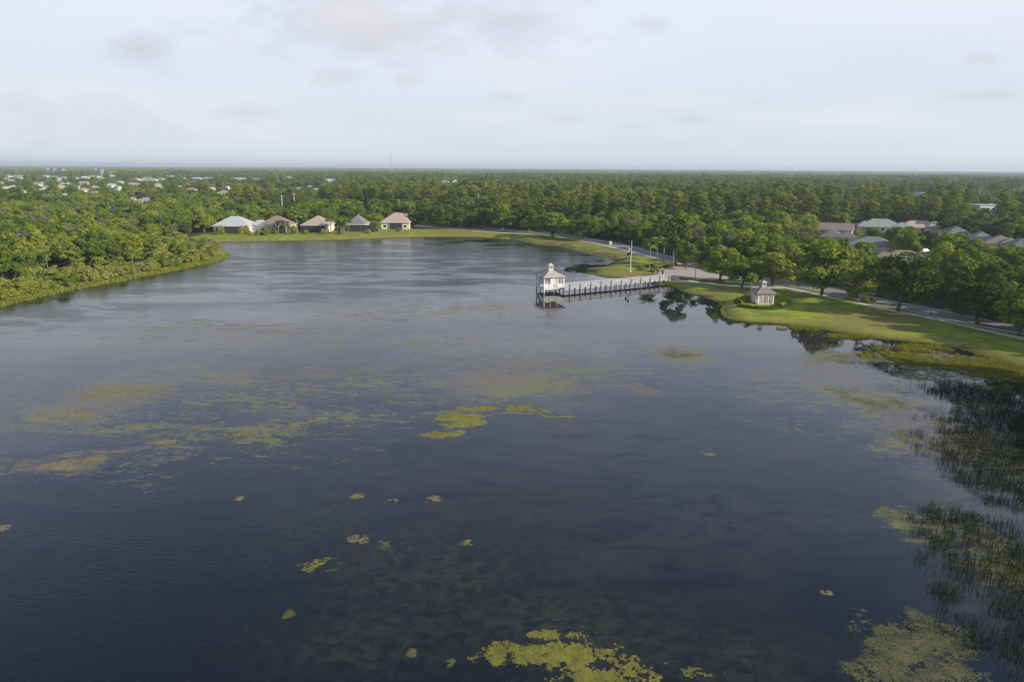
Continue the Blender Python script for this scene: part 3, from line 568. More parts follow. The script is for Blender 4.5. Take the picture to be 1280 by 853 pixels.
# ---------------------------------------------------------------- houses
def hexc(r, g, b): return (r, g, b)
ROOFM = {k: mat('roof_'+k, c, 0.85, 0.25, 1.2, 0.1, 0.3) for k, c in dict(white=(0.43, 0.44, 0.43), grey=(0.19, 0.188, 0.18), brown=(0.25, 0.195, 0.15), tan=(0.40, 0.32, 0.25), pink=(0.42, 0.31, 0.24), dark=(0.17, 0.16, 0.155), pale=(0.27, 0.27, 0.255), red=(0.36, 0.20, 0.14)).items()}
WALLM = {k: mat('stucco_'+k, c, 0.9, 0.2, 0.8, 0.06) for k, c in dict(cream=(0.66, 0.60, 0.47), white=(0.72, 0.71, 0.68), grey=(0.46, 0.47, 0.47), tan=(0.48, 0.40, 0.29)).items()}
M_FASC = mat('white_fascia', (0.70, 0.68, 0.64), 0.6)
def hip(mb, x0, x1, y0, y1, z, rise, ov=0.6, gable=False):
    x0 -= ov; x1 += ov; y0 -= ov; y1 += ov; w, d = x1-x0, y1-y0; zc = z+rise; i = 0 if gable else min(w, d)/2*0.98
    if w >= d: a, b2 = (x0+i, (y0+y1)/2, zc), (x1-i, (y0+y1)/2, zc); f = [(0, 1, 5, 4), (1, 2, 5), (2, 3, 4, 5), (3, 0, 4)]
    else: a, b2 = ((x0+x1)/2, y0+i, zc), ((x0+x1)/2, y1-i, zc); f = [(0, 1, 4), (1, 2, 5, 4), (2, 3, 5), (3, 0, 4, 5)]
    return mb.add([(x0, y0, z), (x1, y0, z), (x1, y1, z), (x0, y1, z), a, b2], f+[(3, 2, 1, 0)])
def house(loc, w, d, rz, wall, roof, label, h=2.9, rise=3.2, wings=(), cage=None, wins=True, group=None, near=True, cat='house', name='house', gable=False, loz=None):
    e = empty(name, loc, rz, label=label, cat=cat, group=group)
    mb = MB(); mb.box((0, 0, h/2-0.15), (w, d, h+0.3))
    for (a, c, ww, dd, rr) in wings: mb.box((a, c, h/2-0.17), (ww, dd, h+0.26))
    mb.obj('wall', WALLM[wall], e)
    rb = MB(); hip(rb, -w/2, w/2, -d/2, d/2, h+0.02, rise, gable=gable)
    for (a, c, ww, dd, rr) in wings: hip(rb, a-ww/2, a+ww/2, c-dd/2, c+dd/2, h+0.04, rr)
    ro = rb.obj('roof', ROOFM[roof], e)
    if near:
        fb = MB(); W, D = w/2+0.62, d/2+0.62
        for s in (-1, 1): fb.box((0, s*D, h-0.07), (2*W+.06, 0.06, 0.22)); fb.box((s*W, 0, h-0.07), (0.06, 2*D-.06, 0.22))
        fb.obj('fascia', M_FASC, ro)
        if wins:
            xs = [-w*0.36, w*0.36] if cage else [-w*0.34, 0, w*0.34]
            for sy, rot in ((-1, 0), (1, 0)):
                for x in xs:
                    wf = MB()
                    for s in (-1, 1): wf.box((s*0.75, 0, 0), (0.1, 0.12, 1.4)); wf.box((0, 0, s*0.65), (1.4, 0.12, 0.1))
                    wo = wf.obj('window', M_FASC, e, (x, sy*(d/2+0.03), 1.55)); pb = MB(); pb.box((0, sy*-0.01, 0), (1.4, 0.06, 1.2)); pb.obj('pane', M_GLASS, wo)
        if cage:
            a, b2, dep = cage; cb = MB(); cm = (a+b2)/2; cw = b2-a; hh = h-0.25; y = -d/2
            cb.box((cm, y-dep/2, hh/2), (cw, dep, hh-0.1)); co = cb.obj('screen_enclosure', M_SCREEN, e)
            fr = MB(); nn = max(3, int(cw/1.6))
            for i in range(nn+1): x = a+cw*i/nn; fr.box((x, y-dep-0.03, hh/2), (0.08, 0.08, hh)); fr.box((x, y-dep/2, hh+0.02), (0.08, dep, 0.08))
            for z in (0.9, hh): fr.box((cm, y-dep-0.05, z), (cw, 0.06, 0.08))
            fr.obj('frame', mat('bronze_frame', (0.16, 0.14, 0.12), 0.5), co)
            ln = MB(); ln.add([(a-.2, y+0.3, h+0.1), (b2+.2, y+0.3, h+0.1), (b2+.2, y-dep-.3, hh+0.08), (a-.2, y-dep-.3, hh+0.08), (a-.2, y+0.3, h+0.0), (b2+.2, y+0.3, h+0.0), (b2+.2, y-dep-.3, hh), (a-.2, y-dep-.3, hh)],
                [(0, 3, 2, 1), (4, 5, 6, 7), (2, 3, 7, 6), (0, 4, 7, 3), (1, 2, 6, 5)]); 
    return e
PROT = []     # (px0, px1, py_keep_clear_below, distance)
def hpx(px, base): p = at(px, base, GZ); p.z = GZ; return p
def prot(x0, x1, y, dist): PROT.append((x0, x1, y, dist))
def lakehouse(x0, x1, base, **k):
    p = hpx((x0+x1)/2, base); s = ppm(p); w = (x1-x0)/s-1.2; d = k.pop('d', 11.0); q = Vector((p.x, p.y+d/2, GZ))
    prot(x0-1, x1+1, base+3, math.hypot(p.x, p.y)+3); USED.append((q.x, q.y, w/2+2)); return house(q, w, d, k.pop('rz', 0), **k)
lakehouse(266, 312, 291.5, wall='white', roof='white', label='white roofed lakeside house with a dark screened porch', wings=((11.5, 2.0, 9, 8, 2.4),), cage=(-6.2, 5.2, 0.8), rise=4.2, h=3.4, d=13)
lakehouse(322, 362, 291, wall='cream', roof='brown', label='brown roofed lakeside house half hidden behind shrubs and palms', cage=(-2, 6, 0.8), rise=4.4, h=3.4, wings=((-7.5, 1, 5, 7, 2.0),), d=13)
lakehouse(376, 412, 290.5, wall='cream', roof='tan', label='tan roofed lakeside house with a wide dark screened porch', cage=(-6.4, 5.0, 0.8), rise=4.2, h=3.5, d=13)
lakehouse(433, 457, 289.5, wall='grey', roof='grey', label='grey roofed lakeside house with a flat screened pool cage at its side', cage=(-4, 9.5, 1.5), rise=4.2, h=3.5, d=12)
lakehouse(475, 513, 286.8, wall='cream', roof='pink', label='pinkish brown roofed lakeside house with cream walls, last of the row', cage=(-2.6, 3.6, 0.5), rise=4.6, h=3.6, d=13)
def _noop(): pass
for px, base, top, w, lab in ((166, 330, 312, 18, 'cabbage palm with brown skirt among the shrubs in the middle of the bushy point'), (172, 322, 296, 16, 'slim palm behind the shrubs of the bushy point'), (176, 308, 291, 16, 'palm head poking from the trees on the neck of the bushy point'), (60, 340, 312, 18, 'palm among the shrubs of the bushy point near the frame edge')):
    hplant('palm1', px, base, top, w, lab, 'palms on the bushy point')
def rhouse(px, py, z, wpx, d, rz, roof, label, wings=(), wall='cream', h=2.9, rise=2.9, py1=None, gable=False):
    p = at(px, py, z); s = ppm(p); w = wpx/s; q = Vector((p.x, p.y, GZ)); dist = math.hypot(p.x, p.y)
    prot(px-wpx/2-2, px+wpx/2+2, (py1 or py+6), dist-2); USED.append((q.x, q.y, max(w, d)/2+1)); return house(q, w, d, rz, wall, roof, label, h=h, rise=rise, wings=wings, gable=gable)
rhouse(1044, 283, 5, 40, 11, R(-28), 'brown', 'brown roofed house farthest from the road behind the gazebo oaks', gable=True, py1=285)
rhouse(1040, 291, 5, 26, 11, R(-24), 'dark', 'dark grey roofed house just below the brown roofed one', wings=((6, -3, 7, 7, 2.4),), py1=291)
rhouse(1091, 301, 5, 50, 12, R(-25), 'grey', 'long grey roofed house with small white roof lights', wings=((-5, -4.5, 7, 6, 2.2), (6, -4, 7, 7, 2.2)), py1=300)
rhouse(1130, 319, 5, 58, 12, R(-22), 'brown', 'brown roofed house nearest the parked cars', wings=((-6, -4, 8, 7, 2.6),), py1=322)
rhouse(1100, 278, 5.5, 50, 14, R(-15), 'pale', 'pale grey roofed house with broad hipped roof beyond the grey one', wings=((9, -4, 8, 8, 2.4), (-8, -3, 8, 8, 2.6)), py1=280, rise=3.6)
rhouse(1148, 280, 5, 48, 12, R(-10), 'tan', 'beige roofed house before the dark wall of trees', py1=282, wings=((6, -4, 8, 7, 3.0),))
rhouse(1194, 287, 5, 26, 12, R(-12), 'dark', 'small dark grey roofed house with rounded hip against the dark trees', py1=287)
rhouse(1226, 294, 5, 26, 11, R(-20), 'grey', 'light grey roofed house with a low side wing, second from the edge', py1=294)
rhouse(1250, 299, 5, 34, 13, R(-30), 'brown', 'reddish brown roofed house with a peaked front at the edge', wings=((3, -5, 6, 6, 2.6),), py1=300)
rhouse(1277, 303, 5, 26, 12, R(-25), 'grey', 'grey roofed house cut by the frame edge', py1=300)
p = at(1094, 297, 5.6)
for i in range(2):
    mb = MB(); mb.box((0, 0, 0), (1.3, 0.9, 0.5)); mb.box((0, 0, 0.27), (1.1, 0.7, 0.08))
    tag(mb.obj('roof_light', M_WHITE, None, (p.x-1+i*2.2, p.y, 5.3)), 'small white roof light on the long grey roof, '+('nearer the gazebo' if i == 0 else 'farther from the gazebo'), 'roof light', 'white roof lights')
# pale buildings behind the last lakeside house
rhouse(506, 268, 4.5, 34, 9, 0, 'tan', 'long beige building seen behind the last lakeside house', py1=275, h=3.5, rise=1.0)
# far suburb
FAR = [(9, 220, 10, 'pale'), (23, 219.6, 14, 'pale'), (57, 220, 8, 'white'), (68, 220.5, 10, 'pale'), (80, 221.5, 9, 'tan'), (106, 221, 10, 'white'), (117, 220, 14, 'pale'), (127, 222, 8, 'tan'), (184, 222, 12, 'pale'), (193, 224, 8, 'white'), (201, 223, 9, 'pale'),
 (2, 228, 6, 'white'), (16, 232, 9, 'tan'), (29, 238, 9, 'pale'), (45, 228, 8, 'pale'), (54, 227.5, 6, 'white'), (85, 229, 8, 'white'), (98, 232.5, 8, 'white'), (105, 228, 14, 'tan'), (104, 236.5, 14, 'tan'), (119, 239.5, 11, 'red'), (149, 232.5, 8, 'pale'), (167, 229.5, 15, 'tan'), (197, 229.5, 9, 'pale'), (80, 241.5, 5, 'white'), (183, 248, 16, 'tan'),
 (166, 247, 10, 'pale'), (240, 236, 14, 'red'), (285, 233, 8, 'white'), (280, 239, 13, 'pale'), (366, 233.5, 6, 'white'), (374, 234, 5, 'white'), (388, 232.5, 8, 'white'), (396, 235.5, 7, 'white'), (413, 224.5, 14, 'white'), (326, 234, 8, 'tan'), (346, 235.5, 8, 'pale'),
 (569, 226, 8, 'white'), (556, 226.5, 10, 'pale'), (1137, 241, 4, 'white'), (1067, 244, 7, 'pale'), (260, 222, 16, 'pale'), (245, 222.5, 12, 'white'), (300, 223, 16, 'white'), (320, 223.5, 10, 'pale'), (140, 260.5, 7, 'pale'), (73, 272, 5, 'white')]
fr_ = random.Random(4)
for q in range(34):
    py = fr_.uniform(217.6, 236); px = fr_.uniform(2, 430-(py-217)*9) if q % 3 else fr_.uniform(2, 230)
    FAR.append((px, py, max(3.5, fr_.uniform(5, 11)*(1 if py > 224 else .9)), fr_.choice(['pale', 'white', 'tan', 'pale', 'white'])))
DESC = dict(pale='pale grey roofed', white='white roofed', tan='beige roofed', red='reddish roofed', dark='dark roofed')
fmesh = {}
for px, py, wpx, rc in FAR:
    p = at(px, py, 5); s = ppm(p); w = wpx/s; dist = math.hypot(p.x, p.y); dd = min(max(w*0.6, 11), 30)
    e = empty('house', (p.x, p.y, GZ), random.uniform(-.5, .5) if w < 25 else 0, label=DESC[rc]+' building far off among the trees towards the horizon', cat='building', group=DESC[rc]+' buildings among the far trees')
    mb = MB(); mb.box((0, 0, 1.4), (w, dd, 3.2)); mb.obj('wall', WALLM['cream' if rc != 'white' else 'white'], e)
    rb = MB(); hip(rb, -w/2, w/2, -dd/2, dd/2, 3.02, min(2.6, w*0.2)); rb.obj('roof', ROOFM[rc], e)
    wb = MB()
    for i in range(3): wb.box((w*(i-1)*0.3, -dd/2-0.03, 1.6), (w*0.12, 0.08, 1.3))
    for i, q in enumerate([0]): wb.obj('window', M_GLASS, e)
    prot(px-wpx/2-.5, px+wpx/2+.5, py+1.6, dist-3); USED.append((p.x, p.y, w/2+2))
for px, py, wpx, lab in ((1154, 241, 14, 'flat white roofed long building beyond the dark trees near the power poles'), (1233, 256, 34, 'long low white building showing through the trees below the power poles')):
    p = at(px, py, 6); s = ppm(p); w = wpx/s; e = empty('warehouse', (p.x, p.y, GZ), 0, label=lab, cat='building')
    mb = MB(); mb.box((0, 0, 2.5), (w, 18, 5)); mb.obj('wall', WALLM['white'], e); mb = MB(); mb.box((0, 0, 5.15), (w+.8, 18.8, 0.3)); mb.box((w*.2, 2, 5.6), (3, 2, 0.6)); mb.obj('roof', ROOFM['white'], e)
    for i in range(5): mb = MB(); mb.box((w*(i-2)*0.18, -9.02, 2.4), (w*0.08, 0.1, 1.6)); mb.obj('window', M_GLASS, e)
    prot(px-wpx/2-1, px+wpx/2+1, py+2.0, math.hypot(p.x, p.y)-10); USED.append((p.x, p.y, w/2+5))
for i, (px, wpx, top) in enumerate(((59, 2.2, 208.3), (66.5, 4, 209), (77, 5, 209), (118, 2, 208.6), (126, 3.5, 209.3))):
    z = 22.0; p = at(px, top+2.2, z); s = ppm(p); w = wpx/s
    e = empty('tower_block', (p.x, p.y, 0), 0, label='pale tower block standing on the far horizon above the suburb', cat='building', group='tower blocks on the horizon')
    mb = MB(); mb.box((0, 0, z/2), (w, 16, z)); mb.box((0, 0, z+0.8), (w*0.4, 6, 1.6)); mb.obj('wall', mat('hazy_concrete', (.24, .25, .26), .9), e)
    for k in range(6): mb = MB(); mb.box((0, -8.05, 3+k*4), (w*0.86, 0.2, 1.5)); mb.obj('window', M_GLASS, e)
    prot(px-wpx/2, px+wpx/2, top+3.5, math.hypot(p.x, p.y)-20)

# ---------------------------------------------------------------- cars by the houses
def car(px, py, rz, body, label):
    p = at(px, py, GZ); e = empty('parked_car', (p.x, p.y, GZ+0.05), rz, label=label, cat='car', group='cars parked by the brown roofed house')
    prof = [(-2.2, .35), (-2.25, .75), (-1.9, .95), (-1.2, 1.02), (-0.6, 1.45), (0.9, 1.48), (1.6, 1.05), (2.15, .95), (2.2, .35)]
    mb = MB(); n = len(prof); v = [(x, s*(0.88 if z < 1.1 else 0.7), z) for s in (-1, 1) for x, z in prof]
    mb.add(v, [tuple(range(n)), tuple(range(2*n-1, n-1, -1))]+[(i, i+n, (i+1) % n+n, (i+1) % n) for i in range(n)]); mb.obj('body', body, e)
    wb = MB(); wb.box((0.15, 0, 1.22), (1.9, 1.50, 0.34)); wb.obj('window', M_GLASS, e)
    for x in (-1.4, 1.4):
        for y in (-.82, .82):
            t = MB(); t.tube([(x, y-.11, .33), (x, y+.11, .33)], [.33, .33], 14); t.obj('wheel', mat('tyre_rubber', (0.02, 0.02, 0.02), 0.9), e)
    prot(px-4, px+4, py+2, math.hypot(p.x, p.y)-1); USED.append((p.x, p.y, 3))
car(1154, 316, R(20), mat('white_car_paint', (0.7, 0.7, 0.7), 0.3, 0.5), 'white car parked beside the brown roofed house, farther from the road')
car(1166, 322, R(-10), mat('silver_car_paint', (0.45, 0.46, 0.48), 0.3, 0.5), 'silver car parked beside the brown roofed house, nearer the road')

# ---------------------------------------------------------------- pier and pavilion
DZ = 1.25
A = at(706, 361.5, DZ); B = at(838, 349.4, DZ); dv = (B-A).normalized(); nv = Vector((-dv.y, dv.x, 0)); PL = (B-A).length; PW = 2.6
Ac = A+nv*PW/2; ang = math.atan2(dv.y, dv.x)
pier = empty('pier', (Ac.x, Ac.y, 0), ang, label='long white railed wooden pier running from the plaza to the lake pavilion', cat='pier')
mb = MB(); nb = int(PL/0.30)
for i in range(nb): mb.box((i*PL/nb+0.14, 0, DZ-0.03+0.004*math.sin(i*7)), (0.27, PW, 0.05))
o = mb.obj('deck_boards', M_WEATH, pier); o['kind'] = 'stuff'
for s in (-1, 1):
    mb = MB(); mb.box((PL/2, s*(PW/2-0.1), DZ-0.2), (PL, 0.12, 0.28)); mb.obj('beam', M_WEATH, pier)
    for z, hh in ((DZ+1.08, 0.06), (DZ+0.14, 0.10)):
        mb = MB(); mb.box((PL/2, s*(PW/2-0.02), z), (PL, 0.13, hh)); mb.obj('rail', mat('greying_white_rail', (.56, .56, .56), .7), pier)
    mb = MB(); nb2 = int(PL/0.17)
    for i in range(nb2): mb.box((i*0.17+0.1, s*(PW/2-0.02), DZ+0.61), (0.085, 0.04, 0.9))
    mb.obj('balusters', mat('chalky_white_wood', (.44, .44, .45), .7), pier)['kind'] = 'stuff'
bays = 11
M_RAIL = mat('greying_white_rail', (.56, .56, .56), .7)
pm = MB(); pm.tube([(0, 0, -2), (0, 0, DZ+1.25)], [0.13, 0.11], 8); pmesh = pm.mesh('post', mat('grey_timber', (0.24, 0.235, 0.23), .9, .2, 2, .2))
sm_ = MB(); sm_.tube([(0, 0, -2), (0, 0, DZ+0.1)], [0.13, 0.12], 8); smesh = sm_.mesh('pile', M_DARKW)
for i in range(bays):
    x = 1.5+i*(PL-2.2)/(bays-1)
    for s in (-1, 1): o = linkmesh('post', pmesh, pier); o.location = (x, s*(PW/2+0.14), 0)
    if i < bays-1:
        for s in (-1, 1): o = linkmesh('pile', smesh, pier); o.location = (x+(PL-2.2)/(bays-1)/2, s*(PW/2+0.12), 0)
prot(700, 842, 366, 175)
# low dark bin and lamp at the pier head
p = at(821.5, 347.5, DZ); e = empty('lamp_post', (p.x, p.y, GZ), label='short post with a dark lantern where the pier meets the plaza', cat='lamp post')
mb = MB(); mb.tube([(0, 0, 0), (0, 0, 1.7)], [0.07, 0.06], 8); mb.obj('pole', M_WEATH, e); mb = MB(); mb.box((0, 0, 1.95), (0.42, 0.42, 0.5), top=0.7); mb.box((0, 0, 2.25), (0.5, 0.5, 0.08)); mb.obj('lantern', M_DARKW, e)
p = at(828.3, 343.5, GZ); e = empty('litter_bin', (p.x, p.y, GZ+.13), label='dark litter bin standing on the plaza near the pier entrance', cat='litter bin')
mb = MB(); mb.tube([(0, 0, 0), (0, 0, .5), (0, 0, 1.05)], [0.26, 0.31, 0.31], 12); mb.obj('body', M_DARKW, e); mb = MB(); mb.tube([(0, 0, 1.06), (0, 0, 1.2), (0, 0, 1.3)], [0.34, 0.3, 0.1], 12); mb.obj('lid', M_GLASS, e)

def rail_panel(mb, a, b2, z0, z1, gap=0.16, w=0.07):
    a, b2 = Vector(a), Vector(b2); L = (b2-a).length; d = (b2-a)/L; n = max(2, int(L/gap))
    mb.bar((a.x, a.y, z0+.05), (b2.x, b2.y, z0+.05), .06, .1); mb.bar((a.x, a.y, z1), (b2.x, b2.y, z1), .10, .08)
    for i in range(n): q = a+d*(L*(i+.5)/n); mb.box((q.x, q.y, (z0+z1)/2), (w, w, z1-z0-.06), math.atan2(d.y, d.x))
def pavilion(name, loc, rz, W, deck, eave, rise, cup, label, cat, roofm, overh=0.55, ribs=0, piles=True, colw=0.32, boards=True):
    e = empty(name, loc, rz, label=label, cat=cat); h = W/2
    mb = MB()
    if boards:
        nb = int(W/0.3)
        for i in range(nb): mb.box((-h+(i+.5)*W/nb, 0, deck-0.03+0.003*math.sin(i*5)), (W/nb-0.02, W, 0.06))
        mb.obj('floor_boards', M_WEATH, e)['kind'] = 'stuff'
    else: mb.box((0, 0, deck-0.1), (W+.3, W+.3, 0.24)); mb.obj('floor', M_CONC, e)
    if piles:
        for x in (-h, 0, h):
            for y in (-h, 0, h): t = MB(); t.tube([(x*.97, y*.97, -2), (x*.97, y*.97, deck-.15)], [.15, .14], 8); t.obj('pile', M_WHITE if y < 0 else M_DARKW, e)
        sk = MB()
        for s in (-1, 1): sk.box((0, s*h, deck-0.22), (W, .12, .3)); sk.box((s*h, 0, deck-0.22), (.12, W-.13, .3))
        sk.obj('skirt_beam', M_WHITE, e)
    for x, y in ((-1, -1), (1, -1), (1, 1), (-1, 1)): c = MB(); c.box((x*(h-.1), y*(h-.1), (deck+eave)/2), (colw, colw, eave-deck)); c.box((x*(h-.1), y*(h-.1), deck+.2), (colw+.1, colw+.1, .3)); c.box((x*(h-.1), y*(h-.1), eave-.15), (colw+.1, colw+.1, .2)); c.obj('column', M_WHITE, e)
    for x, y in ((0, -1), (0, 1), (-1, 0), (1, 0)):
        for s in ((-1, 1) if piles or y != -1 else (1,)):
            ox, oy = (s*W*0.17 if x == 0 else 0), (s*W*0.17 if y == 0 else 0); c = MB(); c.box((x*(h-.1)+ox, y*(h-.1)+oy, (deck+eave)/2), (colw*.6, colw*.6, eave-deck)); c.obj('column', M_WHITE, e)
    fz = MB()
    for s in (-1, 1): fz.box((0, s*(h-.1), eave-.22), (W, .10, .42)); fz.box((s*(h-.1), 0, eave-.22), (.10, W-.2, .42))
    fz.obj('frieze', M_WHITE, e)
    for a, c in (((-h, -h), (h, -h)),)[:1 if piles else 0]+(((h, h), (-h, h)), ((-h, h), (-h, -h))):
        r = MB(); rail_panel(r, (a[0]*.96, a[1]*.96, 0), (c[0]*.96, c[1]*.96, 0), deck+.02, deck+1.05); r.obj('railing', M_WHITE, e)
    cw, ct = cup; H = h+overh; cr = cw*.55
    rb = MB(); v = [(-H, -H, eave), (H, -H, eave), (H, H, eave), (-H, H, eave)]+[(x*cr, y*cr, eave+rise) for x, y in ((-1, -1), (1, -1), (1, 1), (-1, 1))]
    v += [(x*H*.999, y*H*.999, eave-.12) for x, y in ((-1, -1), (1, -1), (1, 1), (-1, 1))]
    rb.add(v, [(0, 1, 5, 4), (1, 2, 6, 5), (2, 3, 7, 6), (3, 0, 4, 7), (4, 5, 6, 7), (0, 8, 9, 1), (1, 9, 10, 2), (2, 10, 11, 3), (3, 11, 8, 0), (8, 11, 10, 9)]); ro = rb.obj('roof', roofm, e)
    for i in range(4):
        a, c = Vector(v[i]), Vector(v[i+4]); q = MB(); q.bar(a+Vector((0, 0, .03)), c+Vector((0, 0, .03)), .12, .06); q.obj('hip_ridge', M_DARKW if not ribs else M_SEAM, ro)
    if ribs:
        for side in range(4):
            for i in range(1, ribs):
                t = -1+2*i/ribs; q = MB(); k = cr/H
                a = Vector((t*H, -H, eave+.03)); te = max(abs(t), k); zt = eave+.03+rise*(1-te)/(1-k) if te > k else eave+.03+rise
                c = Vector((t*H if te > k else t*H, -H*te, zt)); q.bar(a, c, .07, .05); ob = q.obj('roof_rib', M_SEAM, ro); ob.rotation_euler = (0, 0, side*PI/2)
    z0 = eave+rise; cb = MB()
    for x, y in ((-1, -1), (1, -1), (1, 1), (-1, 1)): cb.box((x*cw*.42, y*cw*.42, z0+ct*.3), (cw*.16, cw*.16, ct*.6))
    cb.box((0, 0, z0+.06), (cw*1.05, cw*1.05, ct*.16)); cb.box((0, 0, z0+ct*.60), (cw*1.02, cw*1.02, ct*.10)); co = cb.obj('cupola', M_WHITE, e)
    lv = MB()
    for k in range(4): lv.box((0, 0, z0+ct*(.17+.1*k)), (cw*.62, cw*.62, ct*.05))
    lv.obj('louvre', M_WEATH, co)
    cr_ = MB(); C = cw*.72; cr_.add([(-C, -C, z0+ct*.65), (C, -C, z0+ct*.65), (C, C, z0+ct*.65), (-C, C, z0+ct*.65), (0, 0, z0+ct)], [(0, 1, 4), (1, 2, 4), (2, 3, 4), (3, 0, 4), (3, 2, 1, 0)]); cr_.obj('cupola_roof', M_SEAM, co)
    return e, ro
Mc = at(680, 361, DZ); rzp = R(19)
cen = Mc+Vector((math.cos(rzp)*2.85-math.sin(rzp)*2.85, math.sin(rzp)*2.85+math.cos(rzp)*2.85, 0))
pv, _ = pavilion('lake_pavilion', (cen.x, cen.y, 0), rzp, 5.7, DZ, 4.2, 1.5, (1.15, 1.85), 'white square pavilion with pink hipped roof and cupola on stilts at the pier end', 'pavilion', M_PINKR, 0.5)
for x0, x1, y in ((-2.6, -1.65, -2.78), (-1.5, -0.2, -2.78), (1.2, 1.9, -2.78), (2.0, 2.65, -2.78)):
    mb = MB(); mb.box(((x0+x1)/2, y, DZ+0.52), (x1-x0, .06, .98)); mb.obj('panel', M_WHITE, pv)
for x0, x1 in ((-2.3, -0.2), (0.9, 2.4)): mb = MB(); mb.box(((x0+x1)/2, 2.5, DZ+1.4), (x1-x0, .08, 2.7)); mb.obj('back_panel', M_WHITE, pv)
mb = MB(); mb.box((-1.2, 1.6, DZ+.45), (2.0, .5, .08))
for x in (-2.1, -.3): mb.box((x, 1.6, DZ+.21), (.1, .45, .42))
mb.obj('bench', M_WEATH, pv)
p1 = cen+Vector((math.cos(rzp), math.sin(rzp), 0))*2.2; mb = MB(); q = Ac
prot(668, 708, 368, 175)
# small gazebo on the lawn
p = at(955.6, 380.5, GZ); s = ppm(p); W = 3.8
gz_, gro = pavilion('garden_gazebo', (p.x, p.y+1.6, GZ), R(3), W, 0.2, 2.65, 1.3, (0.85, 1.6), 'small white gazebo with ribbed pink and grey roof on the lakeside lawn', 'gazebo', mat('weathered_pink_metal', (0.20, 0.165, 0.155), 0.6, 0.3), 0.45, ribs=9, piles=False, colw=0.28, boards=False)
mb = MB(); mb.box((0.55, 2.0, 1.6), (1.7, .08, 2.6)); mb.obj('back_panel', M_WHITE, gz_)
mb = MB(); mb.box((-0.9, 1.5, .7), (1.5, .45, .07)); mb.box((-1.5, 1.5, .45), (.08, .4, .45)); mb.box((-.3, 1.5, .45), (.08, .4, .45)); mb.obj('bench', M_WHITE, gz_)
prot(925, 990, 386, math.hypot(p.x, p.y)-3); USED.append((p.x, p.y, 4))
def hedge(name, P, w, h, m, label, cat, n=2200, size=.16):
    P = smooth(P, 8); rng = np.random.default_rng(5); seg = rng.integers(0, len(P)-1, n); t = rng.uniform(0, 1, n)[:, None]; C = P[seg]*(1-t)+P[seg+1]*t
    T = P[seg+1]-P[seg]; T /= np.linalg.norm(T, axis=1)[:, None]; Nn = np.stack([-T[:, 1], T[:, 0]], 1); a = rng.uniform(0, PI, n)
    bump = 1+0.18*np.sin(C[:, 0]*2.1)*np.cos(C[:, 1]*1.7)
    X = C+Nn*(np.cos(a)*w/2*bump)[:, None]; Z = GZ+np.sin(a)**.6*h*bump
    D = np.stack([Nn[:, 0]*np.cos(a), Nn[:, 1]*np.cos(a), np.sin(a)], 1)
    V, Q = leaf_quads(np.stack([X[:, 0], X[:, 1], Z], 1), D, size*1.6, rng, .5)
    return tag(linkmesh(name, fastmesh(name, V, Q, m)), label, cat)
hedge('hedge', [at(a, c, GZ)[:2] for a, c in ((970, 371), (978, 373), (983, 376.5), (981, 381), (974, 384))], 1.6, .75, M_HEDGE, 'bright yellow green clipped hedge curving round the small gazebo', 'hedge')
hedge('hedge', [at(a, c, GZ)[:2] for a, c in ((923, 383.5), (935, 385), (950, 386.5), (965, 387), (974, 386))], 1.3, .55, M_OAK, 'low dark planting in front of the small gazebo', 'hedge', 1600)
hedge('hedge', [at(a, c, GZ)[:2] for a, c in ((922, 380), (930, 376.5), (938, 373))], 1.8, 1.2, M_OAK, 'dark clump of bushes on the shaded side of the small gazebo', 'hedge', 1800)
hedge('hedge', [at(a, c, GZ)[:2] for a, c in ((850, 349.8), (870, 351.5), (888, 353), (905, 353.5))], 1.0, .6, M_OAK, 'low green hedge along the lakeside edge of the plaza', 'hedge', 1800)
hedge('hedge', [at(a, c, GZ)[:2] for a, c in ((872, 335.5), (884, 338.5), (900, 342.5), (914, 346.5))], 1.0, .7, M_OAK, 'low dark hedge between the plaza and the road', 'hedge', 1800)
hedge('hedge', [at(a, c, GZ)[:2] for a, c in ((800, 336), (812, 333), (826, 331), (842, 329.5))], 1.5, .6, M_BUSH, 'loose low planting under the row of palms', 'hedge', 2200)

# ---------------------------------------------------------------- flagpole, street lamp, utility box, poles
p = at(787.8, 340, GZ); s = ppm(p); H = 38/s; e = empty('flagpole', (p.x, p.y, GZ), label='tall white flagpole on the grass point beside the pier', cat='flagpole')
mb = MB(); mb.tube([(0, 0, 0), (0, 0, H)], [.13, .07], 8); mb.obj('pole', M_WHITE, e); mb = MB(); mb.tube([(0, 0, H-.02), (0, 0, H+.1), (0, 0, H+.2)], [.06, .13, .03], 8); mb.obj('finial', M_STEEL, e); mb = MB(); mb.tube([(0, 0, 0), (0, 0, .25)], [.5, .45], 12); mb.obj('base', M_CONC, e)
def flag(z, L, h, mats, label, canton=True):
    nx, ny = 14, 13; V = []; 
    for i in range(nx+1):
        t = i/nx; x = -(L*t*.62+.08); yy = .16*math.sin(t*9); dz = -.55*L*t**1.3
        for j in range(ny+1): V.append((x+.05*math.sin(j*.9+t*5), yy, z+dz-h*(1-.15*t)*j/ny))
    mb = MB(); mb.v = V; mi = []
    for i in range(nx):
        for j in range(ny): a = i*(ny+1)+j; mb.f.append((a, a+1, a+ny+2, a+ny+1)); mb.m.append(2 if (canton and i < 6 and j < 7) else (j % 2 if canton else 0))
    o = mb.obj('flag', mats, None, (p.x, p.y, GZ)); tag(o, label, 'flag', 'flags on the flagpole')
    so_ = o.modifiers.new('thickness', 'SOLIDIFY'); so_.thickness = 0.01
MF = [mat('flag_red', (.35, .06, .06), .9), mat('flag_white', (.75, .74, .72), .9), mat('flag_blue', (.04, .05, .16), .9)]
